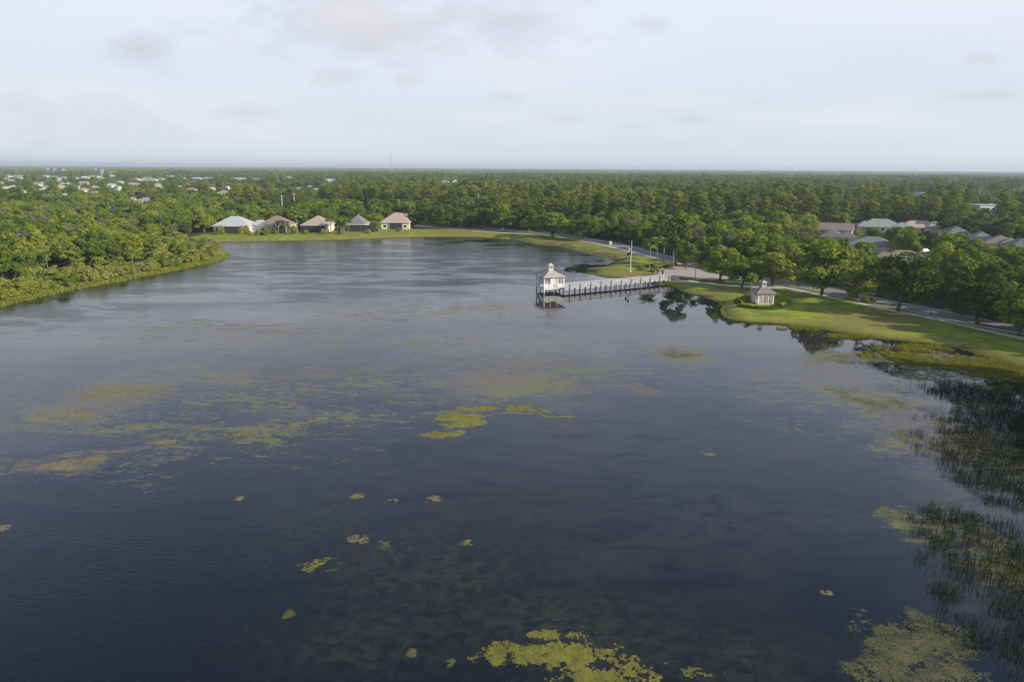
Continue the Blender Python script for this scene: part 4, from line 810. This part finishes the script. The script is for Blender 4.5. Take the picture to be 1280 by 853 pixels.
flag(H-1.2, 2.0, 1.3, [MF[1], MF[0], MF[2]], 'drooping striped flag high on the flagpole')
flag(H-3.0, 1.6, .9, [mat('flag_black', (.03, .03, .035), .9)], 'drooping black flag below the striped flag', False)
def lamp(px, base, top, label):
    p = at(px, base, GZ); H = (base-top)/ppm(p); e = empty('street_lamp', (p.x, p.y, GZ), R(90), label=label, cat='street lamp')
    mb = MB(); mb.tube([(0, 0, 0), (0, 0, H)], [.09, .06], 8); mb.obj('pole', M_DARKW, e); mb = MB(); mb.bar((0, 0, H-.1), (.8, 0, H+.05), .06); mb.obj('arm', M_DARKW, e)
    mb = MB(); mb.box((.95, 0, H), (.6, .28, .14), top=.8); mb.obj('lamp_head', M_DARKW, e)
lamp(1162.5, 396, 372, 'thin dark street lamp at the kerb beyond the large oak')
p = at(763, 306.5, GZ); e = empty('utility_box', (p.x, p.y, GZ), .2, label='pale utility box on the verge of the road by the bay', cat='utility box')
mb = MB(); mb.box((0, 0, .75), (1.0, .6, 1.4)); mb.obj('cabinet', M_CONC, e); mb = MB(); mb.box((0, 0, 1.5), (1.1, .7, .1)); mb.obj('lid', M_WHITE, e)
PT = []
for px, top, bot, hz, lab in ((351.7, 243.5, 257, 15, 'pale utility pole with crossarm above the trees behind the brown roofed lakeside house'), (367, 241, 257, 15, 'slim utility pole above the trees between the brown and tan roofed lakeside houses'), (459, 240, 262, 15, 'thick pale utility pole above the trees behind the grey roofed house'), (548.7, 239, 256, 15, 'utility pole above the wood beyond the last lakeside house'), (598, 243, 251, 15, 'short looking utility pole above the wood at the head of the bay'),
      (992, 238, 246, 16, 'first of a pair of pale poles above the wood beyond the gazebo'), (997, 238.5, 246, 16, 'second of a pair of pale poles above the wood beyond the gazebo'), (1054.5, 237, 249, 16, 'thick pale pole above the dark wood beyond the brown roofed house'), (1113.5, 237, 247, 16, 'thin pole above the dark wood beyond the pale roofed house'), (1171, 236.5, 246, 16, 'thin pole just past the flat white roofed building'), (1205, 237, 246, 16, 'short pale pole between the white buildings'), (1225, 235, 254, 17, 'tall pale pole over the long low white building'), (1267, 237, 247, 16, 'short pale pole near the frame edge'), (1277.5, 234, 256, 18, 'tallest pole at the frame edge')):
    p = at(px, top, hz); e = empty('utility_pole', (p.x, p.y, GZ), label=lab, cat='utility pole'); PT.append((p.x, p.y, hz-.6))
    mb = MB(); mb.tube([(0, 0, -.2), (0, 0, hz-GZ)], [.34, .24], 8); mb.obj('pole', M_POLE, e); mb = MB(); mb.box((0, 0, hz-GZ-.7), (2.6, .18, .22)); mb.obj('crossarm', M_POLE, e)
    for x in (-1.1, 0, 1.1): mb = MB(); mb.tube([(x, 0, hz-GZ-.6), (x, 0, hz-GZ-.3)], [.09, .06], 6); mb.obj('insulator', M_WHITE, e)
    prot(px-1.2, px+1.2, bot, math.hypot(p.x, p.y)-1)
for a, b2, lab in ((0, 2, 'power line sagging above the trees behind the lakeside houses'), (2, 3, 'power line running on towards the head of the bay'), (7, 8, 'power line above the dark wood from the thick pale pole'), (8, 9, 'power line passing the flat white roofed building'), (9, 11, 'power line reaching the tall pale pole'), (11, 13, 'power line ending at the frame edge')):
    mb = MB(); A1, B1 = Vector(PT[a]), Vector(PT[b2])
    for o_ in (-1, 0, 1):
        pts = []
        for i in range(13): t = i/12; q = A1.lerp(B1, t); q.z -= 3.0*4*t*(1-t)*.5; q.y += o_; pts.append(q)
        mb.tube(pts, [.035]*13, 4, cap=False)
    tag(mb.obj('power_line', M_WIRE), lab, 'power line', 'power lines above the far trees')
def mast(px, top, dist, w, label):
    x = at(px, 215, 0); d = Vector((x.x, x.y, 0)).normalized()*dist; z = CH+dist*(float(proj(d.x, d.y, CH)[1])-top)/FPX*math.cos(0)
    e = empty('radio_mast', (d.x, d.y, 0), label=label, cat='mast'); mb = MB()
    for x_, y_ in ((-1, -1), (1, -1), (1, 1), (-1, 1)): mb.tube([(x_*w/2, y_*w/2, 0), (x_*w/4, y_*w/4, z)], [.14, .1], 5)
    n = int(z/3); mb2 = MB()
    for i in range(n):
        k = 1-.5*i/n; h0 = i*z/n; h1 = (i+1)*z/n
        for sx in (-1, 1): mb2.bar((-w/2*k, sx*w/2*k, h0), (w/2*k, sx*w/2*k, h1), .12); mb2.bar((sx*w/2*k, w/2*k, h0), (sx*w/2*k, -w/2*k, h1), .12)
    mb.obj('leg', M_STEEL, e); mb2.obj('bracing', M_STEEL, e)['kind'] = 'stuff'; mb = MB(); mb.tube([(0, 0, z-1), (0, 0, z+4)], [.2, .08], 6); mb.obj('antenna', M_STEEL, e)
mast(489.5, 195, 1700, 1.9, 'tall thin lattice radio mast rising above the horizon')
mast(1048.5, 206, 2500, 1.6, 'faint distant mast just above the horizon beyond the gazebo')

# ---------------------------------------------------------------- the woods
def keep(x, y, h, w, clear=2.0):
    """True where a tree of height h and half width w may stand."""
    ok = sdist(x, y, lake) > np.where(h < 5, 2.6, 5.0)
    n = len(x)
    ok &= sdist(x, y, LAWN_PX[0]) > 1.5
    ok &= ldist(x, y, road) > 4.6+w*0.32
    ok &= sdist(x, y, plaza) > 4
    for (a, b2, r) in USED: ok &= (x-a)**2+(y-b2)**2 > (r+w*.55)**2
    D = np.hypot(x, y); px, py, dep = proj(x, y, h); pw = FPX*w/dep
    for x0, x1, yb, dist in PROT: ok &= ~((px+pw*.5 > x0) & (px-pw*.5 < x1) & (py < yb) & (D < dist) & (D > 40))
    return ok
def jgrid(r0, r1, sp, spread=1.4, seed=1):
    rng = np.random.default_rng(seed); xs = np.arange(-r1*spread, r1*spread, sp); ys = np.arange(-20, r1, sp)
    X, Y = np.meshgrid(xs, ys); X, Y = X.ravel(), Y.ravel(); X = X+rng.uniform(-.45, .45, len(X))*sp; Y = Y+rng.uniform(-.45, .45, len(X))*sp
    D = np.hypot(X, Y); k = (D >= r0) & (D < r1) & (np.abs(X) < Y*1.4+60); return X[k], Y[k], rng
KEYS = list(MODELS.keys())
trees = []   # x, y, key, sxy, sz
x, y, rng = jgrid(60, 720, 6.4, seed=3)
lsd1 = sdist(x, y, lake); lft = (x < -100) & (y < 345)
u = rng.uniform(0, 1, len(x)); hue = fbm(x*.012, y*.012, 90)
pinez = (y > 345) & (x > -60) & (x < 330) & (x > -60+0*y) | ((y > 480) & (hue > .5))
kind = np.full(len(x), 'oak', dtype=object)
kind[pinez & (u < .62)] = 'pine'; kind[(~pinez) & (u > .86)] = 'tall'
kind[lft & (lsd1 < 17+16*hue)] = 'bush'; kind[(lsd1 < 5)] = 'bush'
edge = lft & (lsd1 >= 14) & (lsd1 < 40)
hh = np.select([kind == 'oak', kind == 'pine', kind == 'tall'], [rng.uniform(7.5, 11.5, len(x)), rng.uniform(13, 19, len(x)), rng.uniform(10, 14, len(x))], rng.uniform(2.2, 4.8, len(x)))
hh = hh*np.where(kind == 'bush', 1, .78+.44*fbm(x*.035, y*.035, 66)); hh = np.where(edge & (kind != 'bush'), hh*.72, hh); hh = np.where((x < -140) & (y > 300) & (kind != 'bush'), hh*.9, hh)
ww = np.select([kind == 'oak', kind == 'pine', kind == 'tall'], [hh*.5, hh*.21, hh*.26], hh*.85)
ok = keep(x, y, hh+GZ, ww)
lowtry = ~ok & (u < .75)                      # where a tree would hide a house, a shrub may still fit
h2 = rng.uniform(1.8, 3.2, len(x)); w2 = h2*.85; ok2 = lowtry & keep(x, y, h2+GZ, w2) & (np.hypot(x, y) < 420)
kind[ok2] = 'bush'; hh = np.where(ok2, h2, hh); ww = np.where(ok2, w2, ww); ok |= ok2
vr = dict(oak=4, tall=3, pine=3, bush=3)
for i in np.nonzero(ok)[0]:
    kd = kind[i]; key = kd+str(rng.integers(vr[kd])); trees.append((float(x[i]), float(y[i]), key, float(ww[i]/HALFW[key]), float(hh[i]/MODELS[key]['h'])))
rg_ = np.random.default_rng(77)
for q in range(0, 46*1):
    if rg_.uniform() < .35: continue
    for _ in range(3):
        i = q; t = rg_.uniform(); c0 = lake[i]*(1-t)+lake[i+1]*t; dd = lake[i+1]-lake[i]; nn_ = np.array([-dd[1], dd[0]])/np.linalg.norm(dd); off = rg_.uniform(3.6, 8); c0 = c0+nn_*off
        k = 'bush'+str(rg_.integers(3)); h = rg_.uniform(1.6, 3.4)
        if float(sdist(np.array([c0[0]]), np.array([c0[1]]), lake)[0]) > 1: trees.append((float(c0[0]), float(c0[1]), k, h*.85/HALFW[k], h/MODELS[k]['h']))
trees.sort(key=lambda t: math.hypot(t[0], t[1]))
LMK = [('behind the white roofed lakeside house', 289, 272), ('behind the brown roofed lakeside house', 342, 270), ('behind the tan roofed lakeside house', 394, 270), ('behind the grey roofed lakeside house', 446, 270), ('behind the pinkish brown lakeside house', 494, 268),
 ('beyond the last lakeside house at the head of the bay', 555, 276), ('behind the pale path at the head of the bay', 620, 276), ('behind the bank oaks of the bay', 690, 280), ('behind the road opposite the flagpole', 780, 300), ('behind the road opposite the palm row', 830, 312), ('behind the road opposite the plaza', 885, 318),
 ('beyond the road behind the small gazebo', 955, 330), ('beyond the road behind the tall lawn oak', 1020, 335), ('beyond the road behind the large kerb oak', 1100, 350), ('beyond the road by the street lamp', 1160, 368), ('beyond the road behind the bright spreading oak', 1215, 375), ('across the road at the frame edge', 1270, 385),
 ('in front of the brown and dark grey roofs', 1040, 310), ('in front of the long grey roof with roof lights', 1090, 322), ('near the parked cars', 1170, 330), ('between the grey roofed houses and the parked cars', 1200, 310), ('in front of the roofs at the frame edge', 1250, 320),
 ('behind the pale and beige roofs', 1120, 268), ('behind the small dark roof', 1200, 272), ('in the deep wood beyond the plaza', 880, 285), ('in the deep wood beyond the gazebo', 960, 290), ('in the deep wood beyond the bay', 760, 275),
 ('on the bushy point shore nearest its tip', 240, 330), ('on the bushy point a third along from its tip', 215, 335), ('on the bushy point shore past its middle', 150, 346), ('on the bushy point shore nearly at the frame edge', 65, 362),
 ('on the tip of the bushy point of land', 265, 322), ('on the middle of the shore of the bushy point', 190, 338), ('where the bushy point meets the frame edge', 30, 365), ('on the bushy point shore near the frame edge', 100, 352), ('inland on the bushy point below the red roof', 150, 320), ('inland on the bushy point at the frame edge', 30, 320), ('inland on the neck of the bushy point', 230, 300), ('in the wood inland of the bushy point', 90, 295)]
LMP = [(t, at(a, b2, GZ)) for t, a, b2 in LMK]
def region(x, y): return min(LMP, key=lambda q: (q[1].x-x)**2+(q[1].y-y)**2)[0]
def sized(kd, h, w):
    return {'oak': ('small', 'middling', 'large')[(h > 8.6)+(h > 10.3)], 'tall': ('short', 'tall')[h > 12], 'pine': ('shorter', 'tall')[h > 16], 'bush': ('low', 'high')[h > 3.3]}[kd]
KN = dict(oak='round leafy tree', tall='slender leafy tree', pine='thin pine', bush='rounded shrub'); KG = dict(oak='round trees', tall='slender trees', pine='pines', bush='shrubs')
CAP = dict(oak=270, tall=120, pine=150, bush=280); cnt = dict(oak=0, tall=0, pine=0, bush=0); rest = []
for t in trees:
    kd = t[2].rstrip('0123456789'); px, py, _ = proj(t[0], t[1], 5)
    if -30 < px < 1310 and cnt[kd] < CAP[kd] and not (kd == 'bush' and math.hypot(t[0], t[1]) > 400):
        cnt[kd] += 1; rg = region(t[0], t[1]); plant(t[2], (t[0], t[1], gzat(t[0], t[1]) if t[1] < 345 else GZ), t[3], t[4], sized(kd, t[4]*MODELS[t[2]]['h'], 0)+' '+KN[kd]+' '+rg, sized(kd, t[4]*MODELS[t[2]]['h'], 0)+' '+KG[kd]+' '+rg)
    else: rest.append(t)
pts = [(a, b2, GZ-.1, KEYS.index(k), sx, sz) for a, b2, k, sx, sz in rest]
# middle distance
x, y, rng = jgrid(720, 2300, 9.5, seed=5); hue = fbm(x*.006, y*.006, 91); u = rng.uniform(0, 1, len(x))
suburb = (x < -250-0.1*y) & (y < 1900); pinez = hue > .5
h = np.where(pinez & (u < .45), rng.uniform(13, 18, len(x)), rng.uniform(8, 12.5, len(x))); h = h*(.72+.56*fbm(x*.014, y*.014, 67)); h = np.where(suburb, h*.8, h); w = np.where(pinez & (u < .45), 3.6, h*.66)
ok = keep(x, y, h, w) & ~(suburb & (u > .86)) & (fbm(x*.02, y*.02, 68) > .27)
for i in np.nonzero(ok)[0]:
    key = ('pine'+str(rng.integers(3))) if (pinez[i] and u[i] < .45) else ['oak0', 'oak1', 'oak2', 'oak3', 'tall0', 'oak3', 'tall2'][rng.integers(7)]
    pts.append((x[i], y[i], GZ-.3, KEYS.index(key), w[i]/HALFW[key], h[i]/MODELS[key]['h']))
# far: canopy clumps
def clump(seed, Rr, n, hh, size):
    rng = np.random.default_rng(seed); C, Rd = [], []
    for i in range(34):
        a = rng.uniform(0, 2*PI); k = math.sqrt(rng.uniform(0, 1))*Rr; C.append(np.array([math.cos(a)*k, math.sin(a)*k, hh*rng.uniform(.45, .78)])); Rd.append(Rr*rng.uniform(.16, .26))
    return blob_leaves(C, Rd, n, size, rng, low=-.2, flat=.7*hh/Rr*1.6)
pc = bpy.data.collections.new('tree_models')
order = []
for i, kk in enumerate(KEYS):
    m_ = MODELS[kk]; t = m_['t']; Vt = np.array([tuple(q) for q in t.v]); V = np.concatenate([m_['V'], Vt]); nV = len(m_['V'])
    me = bpy.data.meshes.new('tree'); faces = [tuple(q) for q in m_['Q'].tolist()]+[tuple(j+nV for j in f) for f in t.f]
    me.from_pydata([tuple(q) for q in V.tolist()], [], faces); me.materials.append(m_['leaf']); me.materials.append(m_['bark'])
    me.polygons.foreach_set('material_index', [0]*len(m_['Q'])+[1]*len(t.f)); me.update()
    pc.objects.link(bpy.data.objects.new('tree_model_%02d' % i, me))
for j in range(3):
    V, Q = clump(80+j, 22, 2600, 12, 1.8); pc.objects.link(bpy.data.objects.new('tree_model_%02d' % (len(KEYS)+j), fastmesh('canopy', V, Q, M_OAK if j else M_PINE)))
x, y, rng = jgrid(2300, 7000, 30, seed=6); ok = keep(x, y, np.full(len(x), 11.), np.full(len(x), 18.)); sc = rng.uniform(.8, 1.3, len(x)); tall_ = rng.uniform(.75, 1.35, len(x))
for i in np.nonzero(ok)[0]: pts.append((x[i], y[i], 0, len(KEYS)+int(rng.integers(3)), sc[i], tall_[i]))
x, y, rng = jgrid(7000, 19000, 120, seed=8); sc = rng.uniform(3.4, 5, len(x)); tall_ = rng.uniform(.9, 1.5, len(x))
for i in range(len(x)): pts.append((x[i], y[i], 0, len(KEYS)+int(rng.integers(3)), sc[i], tall_[i]))
print('INDIVIDUAL', cnt, 'INSTANCES', len(pts))
P = np.array(pts, float); pm_ = bpy.data.meshes.new('woodland'); pm_.vertices.add(len(P)); pm_.vertices.foreach_set('co', P[:, :3].astype(np.float32).ravel())
a_ = pm_.attributes.new('model', 'INT', 'POINT'); a_.data.foreach_set('value', P[:, 3].astype(np.int32))
a_ = pm_.attributes.new('size', 'FLOAT_VECTOR', 'POINT'); a_.data.foreach_set('vector', np.stack([P[:, 4]*RNG.uniform(.82, 1.18, len(P)), P[:, 4]*RNG.uniform(.82, 1.18, len(P)), P[:, 5]], 1).astype(np.float32).ravel())
a_ = pm_.attributes.new('turn', 'FLOAT_VECTOR', 'POINT'); tz = RNG.uniform(0, 2*PI, len(P)); a_.data.foreach_set('vector', np.stack([tz*0, tz*0, tz], 1).astype(np.float32).ravel())
wood = tag(linkmesh('woodland', pm_), 'unbroken wood of oaks and pines stretching to the horizon', 'woodland', kind='stuff')
ng = bpy.data.node_groups.new('grow_trees', 'GeometryNodeTree'); ng.interface.new_socket('Geometry', in_out='INPUT', socket_type='NodeSocketGeometry'); ng.interface.new_socket('Geometry', in_out='OUTPUT', socket_type='NodeSocketGeometry')
gi, go = ng.nodes.new('NodeGroupInput'), ng.nodes.new('NodeGroupOutput'); ip = ng.nodes.new('GeometryNodeInstanceOnPoints'); ci = ng.nodes.new('GeometryNodeCollectionInfo')
ci.inputs['Collection'].default_value = pc; ci.inputs['Separate Children'].default_value = True; ci.inputs['Reset Children'].default_value = True; ip.inputs['Pick Instance'].default_value = True
def na(nm, dt): n = ng.nodes.new('GeometryNodeInputNamedAttribute'); n.data_type = dt; n.inputs['Name'].default_value = nm; return n.outputs['Attribute']
L = ng.links; L.new(gi.outputs[0], ip.inputs['Points']); L.new(ci.outputs[0], ip.inputs['Instance']); L.new(na('model', 'INT'), ip.inputs['Instance Index']); L.new(na('size', 'FLOAT_VECTOR'), ip.inputs['Scale']); L.new(na('turn', 'FLOAT_VECTOR'), ip.inputs['Rotation']); L.new(ip.outputs[0], go.inputs[0])
md = wood.modifiers.new('trees', 'NODES'); md.node_group = ng

# ---------------------------------------------------------------- reeds, marsh and bank grass
def blades(name, x, y, z, h, w, m, label, lean=.25, seed=1):
    rng = np.random.default_rng(seed); n = len(x); a = rng.uniform(0, 2*PI, n); l = rng.normal(0, lean, (n, 2))*h[:, None]; ca_, sa_ = np.cos(a)*w/2, np.sin(a)*w/2
    V = np.stack([np.stack([x-ca_, y-sa_, z], 1), np.stack([x+ca_, y+sa_, z], 1), np.stack([x+ca_*.6+l[:, 0]*.4, y+sa_*.6+l[:, 1]*.4, z+h*.6], 1), np.stack([x+l[:, 0], y+l[:, 1], z+h], 1)], 1).reshape(-1, 3)
    return tag(linkmesh(name, fastmesh(name, V, np.arange(4*n).reshape(n, 4), m)), label, 'grass', kind='stuff')
def scatter(L, n, seed, thr=.5, warp=3, sc=.35, x0=-60, x1=86, y0=34, y1=190):
    rng = np.random.default_rng(seed); x, y = rng.uniform(x0, x1, n), rng.uniform(y0, y1, n); v = blobs(x, y, L, warp, seed+40)
    k = v*(.1+1.5*fbm(x*sc, y*sc, seed+3, 3))*(.45+1.1*fbm(x*sc*4, y*sc*4, seed+9, 3)) > thr+rng.uniform(-.15, .15, n); return x[k], y[k], rng
REED = [(1240, 590, 60, 60, .8), (1225, 700, 80, 70, .8), (1250, 520, 50, 40, 1), (1230, 500, 60, 26, 1), (1200, 490, 46, 14, .9), (1270, 560, 60, 50, 1), (1225, 560, 34, 40, .85), (1190, 655, 36, 26, .95), (1250, 625, 40, 12, .7), (1235, 720, 60, 50, .85), (1180, 740, 30, 34, .6), (1275, 760, 60, 50, .9), (1220, 600, 40, 20, .7), (1150, 790, 40, 40, .4), (1250, 680, 60, 60, .6), (1240, 800, 60, 50, .65)]
x, y, rng = scatter(REED, 1500000, 2, .42, 2.5, .9, 22, 90, 34, 130); print('reeds', len(x)); k = rng.permutation(len(x))[:46000]; x, y = x[k], y[k]
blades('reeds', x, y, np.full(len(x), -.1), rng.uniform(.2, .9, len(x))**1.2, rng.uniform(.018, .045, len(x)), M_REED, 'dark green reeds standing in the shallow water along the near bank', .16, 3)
MAR = [(1000, 410, 40, 3, .7), (1060, 420, 36, 4, .8), (940, 404, 26, 3, .6), (1150, 436, 40, 5, .8), (1180, 455, 60, 9, 1), (1240, 460, 60, 12, 1.1), (1130, 447, 50, 7, .8), (1290, 470, 60, 14, 1.1), (1100, 437, 30, 4, .6)]
x, y, rng = scatter(MAR, 500000, 5, .42, 2.0, .4, 20, 90, 95, 140); k = rng.permutation(len(x))[:45000]; x, y = x[k], y[k]; print('marsh', len(x))
blades('marsh_grass', x, y, np.full(len(x), -.03), rng.uniform(.15, .5, len(x)), rng.uniform(.05, .12, len(x)), M_MARSH, 'yellow green marsh grass between the lawn and the reeds', .5, 6)
DK = [(738, 336, 26, 5, 1), (755, 340, 20, 4, .8), (716, 338, 12, 3, .7)]
x, y, rng = scatter(DK, 400000, 8, .5, 1.5, .5, 10, 45, 200, 260); k = rng.permutation(len(x))[:9000]; x, y = x[k], y[k]
blades('bay_rushes', x, y, np.full(len(x), -.05), rng.uniform(.3, .9, len(x)), rng.uniform(.06, .14, len(x)), M_REED, 'brownish rushes in the shallows at the mouth of the bay behind the pier', .3, 9)
S_ = lake[:len(lake)-9]; rng = np.random.default_rng(12); n = 60000; sg = rng.integers(0, len(S_)-1, n); t = rng.uniform(0, 1, n)[:, None]; C = S_[sg]*(1-t)+S_[sg+1]*t
wd = np.where(sg < 42, rng.uniform(-.7, 3.2, n), rng.uniform(-.3, .5, n)); T = S_[sg+1]-S_[sg]; T /= np.linalg.norm(T, axis=1)[:, None]+1e-9; C = C+np.stack([-T[:, 1], T[:, 0]], 1)*wd[:, None]
blades('bank_grass', C[:, 0], C[:, 1], np.maximum(0, wd)*.2-.05, np.where(sg < 42, rng.uniform(.3, .9, n), rng.uniform(.12, .35, n)), rng.uniform(.08, .2, n), M_TUFT, 'long pale grass fringing the water edge of the banks', .4, 13)

# ---------------------------------------------------------------- floating algae
def alga_mat(name, x, y, r, m, label, cat=None, group=None, kind=None, seed=1):
    rng = np.random.default_rng(seed); n = len(x); K6 = 6; a = np.arange(K6)[None, :]*2*PI/K6+rng.uniform(0, 1, (n, 1)); rr = r[:, None]*rng.uniform(.55, 1.2, (n, K6)); z0 = rng.uniform(.004, .02, n)
    rim = np.stack([x[:, None]+np.cos(a)*rr, y[:, None]+np.sin(a)*rr*.8, np.repeat((z0-.03)[:, None], K6, 1)], 2)
    top = np.stack([x, y, z0+r*.12], 1)[:, None, :]; V = np.concatenate([rim, top], 1).reshape(-1, 3); b0 = (np.arange(n)*7)[:, None]; T = []
    for i in range(K6): T.append(np.concatenate([b0+i, b0+(i+1) % K6, b0+6], 1))
    o = linkmesh(name, fastmesh(name, V, np.concatenate(T), m)); return tag(o, label, cat, group, kind)
def algmat(name, c1, c2, c3):
    M = bpy.data.materials.new(name); M.use_nodes = True; nd, lk = M.node_tree.nodes, M.node_tree.links; b = nd['Principled BSDF']; g = N(nd, 'ShaderNodeNewGeometry'); r = N(nd, 'ShaderNodeValToRGB')
    t = N(nd, 'ShaderNodeTexNoise', i_Scale=.9, i_Detail=4.0); lk.new(g.outputs['Position'], t.inputs['Vector']); s = N(nd, 'ShaderNodeMath', operation='MULTIPLY_ADD'); lk.new(g.outputs['Random Per Island'], s.inputs[0]); s.inputs[1].default_value = .5
    s2 = N(nd, 'ShaderNodeMath', operation='SUBTRACT'); lk.new(t.outputs[0], s2.inputs[0]); s2.inputs[1].default_value = .25; lk.new(s2.outputs[0], s.inputs[2]); lk.new(s.outputs[0], r.inputs[0])
    e = r.color_ramp.elements; e[0].color = c1+(1,); e[1].color = c3+(1,); e[0].position = .15; e[1].position = .85; q = e.new(.5); q.color = c2+(1,); lk.new(r.outputs[0], b.inputs['Base Color']); b.inputs['Roughness'].default_value = .7; return M
M_ALG = algmat('bright_algae', (.06, .065, .012), (.17, .16, .014), (.26, .235, .03)); M_ALG2 = algmat('dull_algae', (.035, .04, .014), (.085, .088, .024), (.17, .15, .035)); M_ALG3 = algmat('pale_scum', (.10, .085, .04), (.165, .14, .06), (.25, .225, .11))
def field(L, n, thr, seed, r0, r1, box, mx, m, name, label, sc=1.0, warp=1.2):
    x, y, rng = scatter(L, n, seed, thr, warp, sc, *box); k = rng.permutation(len(x))[:mx]; x, y = x[k], y[k]; print(name, len(x))
    alga_mat(name, x, y, rng.uniform(r0, r1, len(x)), m, label, 'algae', kind='stuff', seed=seed)
field([(650, 822, 70, 18, 1.1), (720, 825, 80, 20, 1.1), (760, 845, 80, 18, 1.1), (690, 800, 50, 8, .9), (840, 838, 60, 12, .65), (610, 820, 30, 12, .9), (900, 848, 40, 6, .6)], 420000, .64, 21, .025, .12, (-8, 18, 34, 46), 20000, M_ALG, 'bright_algae_bed', 'bright yellow green algae bed floating nearest the viewer', 1.1, .8)
field([(1120, 800, 55, 34, 1.1), (1090, 835, 50, 24, 1.1), (1160, 790, 50, 36, .95), (1180, 840, 60, 20, .8), (1140, 765, 24, 10, 1)], 420000, .56, 22, .02, .10, (16, 42, 34, 54), 22000, M_ALG2, 'dull_algae_bed', 'dull green algae bed floating beside the reeds nearest the viewer', .9, 1.0)
field([(575, 525, 40, 12, 1.1), (600, 512, 60, 5, .9), (560, 542, 34, 5, 1), (650, 514, 60, 3, 1), (610, 511, 70, 2.6, 1), (700, 520, 34, 2.4, 1), (690, 520, 26, 3, .7), (540, 500, 30, 4, .5)], 400000, .62, 23, .06, .2, (-18, 12, 78, 108), 9000, M_ALG, 'middle_algae_bed', 'yellow algae bed drifting in the middle of the lake', .6, 1.5)
field([(140, 490, 60, 8, .9), (90, 520, 60, 9, .9), (60, 582, 44, 7, 1), (110, 575, 40, 6, .9), (205, 551, 20, 4, .9), (180, 495, 40, 6, .8), (130, 540, 60, 8, .6), (20, 590, 30, 5, .5), (345, 540, 50, 7, .8), (390, 520, 50, 5, .7), (440, 530, 36, 6, .6)], 900000, .62, 24, .05, .2, (-75, -10, 68, 120), 14000, M_ALG3, 'tan_algae_drifts', 'scattered tan algae drifts on the open lake', .7, 2.0)
field([(1100, 505, 60, 18, .8), (1060, 490, 50, 10, .6), (1150, 470, 60, 10, .9), (1130, 545, 50, 14, .7), (1115, 640, 30, 10, .8), (1140, 660, 16, 16, .7), (1070, 450, 60, 6, .7), (1090, 448, 60, 7, .8), (850, 444, 26, 7, .9)], 900000, .56, 25, .05, .22, (20, 80, 55, 150), 14000, M_ALG2, 'green_algae_drifts', 'thin green algae drifts spreading out from the reeds', .6, 2.0)
field([(885, 785, 50, 22, 1), (640, 790, 120, 20, .8), (340, 560, 80, 40, .7), (700, 700, 160, 60, .55), (960, 600, 160, 50, .5), (500, 760, 160, 60, .55)], 5000, .50, 27, .02, .07, (-60, 30, 34, 110), 260, M_ALG3, 'pale_specks', 'tiny pale leaf specks floating on the dark water', .6, 2.0)
for i, (px, py, rx, ry, m_, lab) in enumerate(((402, 708, 32, 11, M_ALG, 'largest single algae raft, long and yellow green, alone in dark water'), (447, 674, 15, 7, M_ALG3, 'pale oval algae raft just above the largest raft'), (481, 680, 11, 7, M_ALG2, 'ragged green algae raft beside the pale oval one'), (447, 621, 15, 4, M_ALG, 'thin flat yellow algae raft, first of the upper three'), (488, 627, 12, 3.5, M_ALG3, 'small pale sliver of algae, middle of the upper three'),
      (541, 624, 11, 5.5, M_ALG3, 'pale pointed algae raft, last of the upper three'), (584, 678, 9, 4, M_ALG, 'small lone algae raft in the middle of the dark water'), (515, 816, 8, 6, M_ALG2, 'small green algae clump close beside the bright bed'), (361, 768, 7, 6, M_ALG2, 'faint tiny algae clump below the largest raft'), (563, 828, 7, 5, M_ALG2, 'tiny algae clump touching the bright bed edge'), (1033, 741, 7, 4, M_ALG3, 'tiny forked pale raft alone in the dark open water'), (5, 660, 8, 5, M_ALG3, 'small tan raft cut by the frame edge'), (297, 543, 18, 4, M_ALG, 'long thin yellow green raft above the darker water'), (300, 623, 5, 3, M_ALG3, 'tiny tan speck of algae above the largest raft'), (884, 568, 9, 3, M_ALG3, 'faint pale wisp of algae on the open lake'))):
    c = at(px, py); sx = rx/ppm(c); sy = (at(px, py-ry).y-at(px, py+ry).y)/2; rng = np.random.default_rng(300+i); n = int(300+sx*sy*300); nc = 4+i % 3; cc = np.stack([np.cumsum(rng.normal(.1, .3, nc)), rng.normal(0, .3, nc)], 1); cc -= cc.mean(0); cc *= .45/np.abs(cc).max(); wc = rng.uniform(.38, .62, nc); wi = rng.integers(0, nc, n)
    a = rng.uniform(0, 2*PI, n); q = np.sqrt(rng.uniform(0, 1, n)); lob = .62+.75*fbm(np.cos(a)*1.6+i*7, np.sin(a)*1.6+i*3, 7, 3)
    x, y = (cc[wi, 0]+np.cos(a)*q*lob*wc[wi])*sx*1.15, (cc[wi, 1]+np.sin(a)*q*lob*wc[wi])*sy*1.15; kk = fbm((x+i*9)*1.3, (y+i*5)*1.3, 5) > .40; x, y = x[kk], y[kk]
    o = alga_mat('algae_raft', x, y, rng.uniform(.04, .13, len(x)), m_, lab, 'algae raft', 'single algae rafts on the lake', seed=i); o.location = (c.x, c.y, 0)

# ---------------------------------------------------------------- haze
mb = MB(); mb.box((0, 0, 0), (52000, 52000, 75)); hz = mb.obj('haze', [], None, (0, 0, 35)); hz['kind'] = 'stuff'; hz['label'] = 'thin pale haze over the lake and the far woods'; hz['category'] = 'haze'
M = bpy.data.materials.new('haze_air'); M.use_nodes = True; nd, lk = M.node_tree.nodes, M.node_tree.links; nd.clear(); o = N(nd, 'ShaderNodeOutputMaterial'); v = N(nd, 'ShaderNodeVolumePrincipled')
v.inputs['Density'].default_value = 1.3e-4; v.inputs['Color'].default_value = (.78, .86, 1.0, 1); v.inputs['Anisotropy'].default_value = .2; lk.new(v.outputs[0], o.inputs['Volume']); hz.data.materials.append(M)
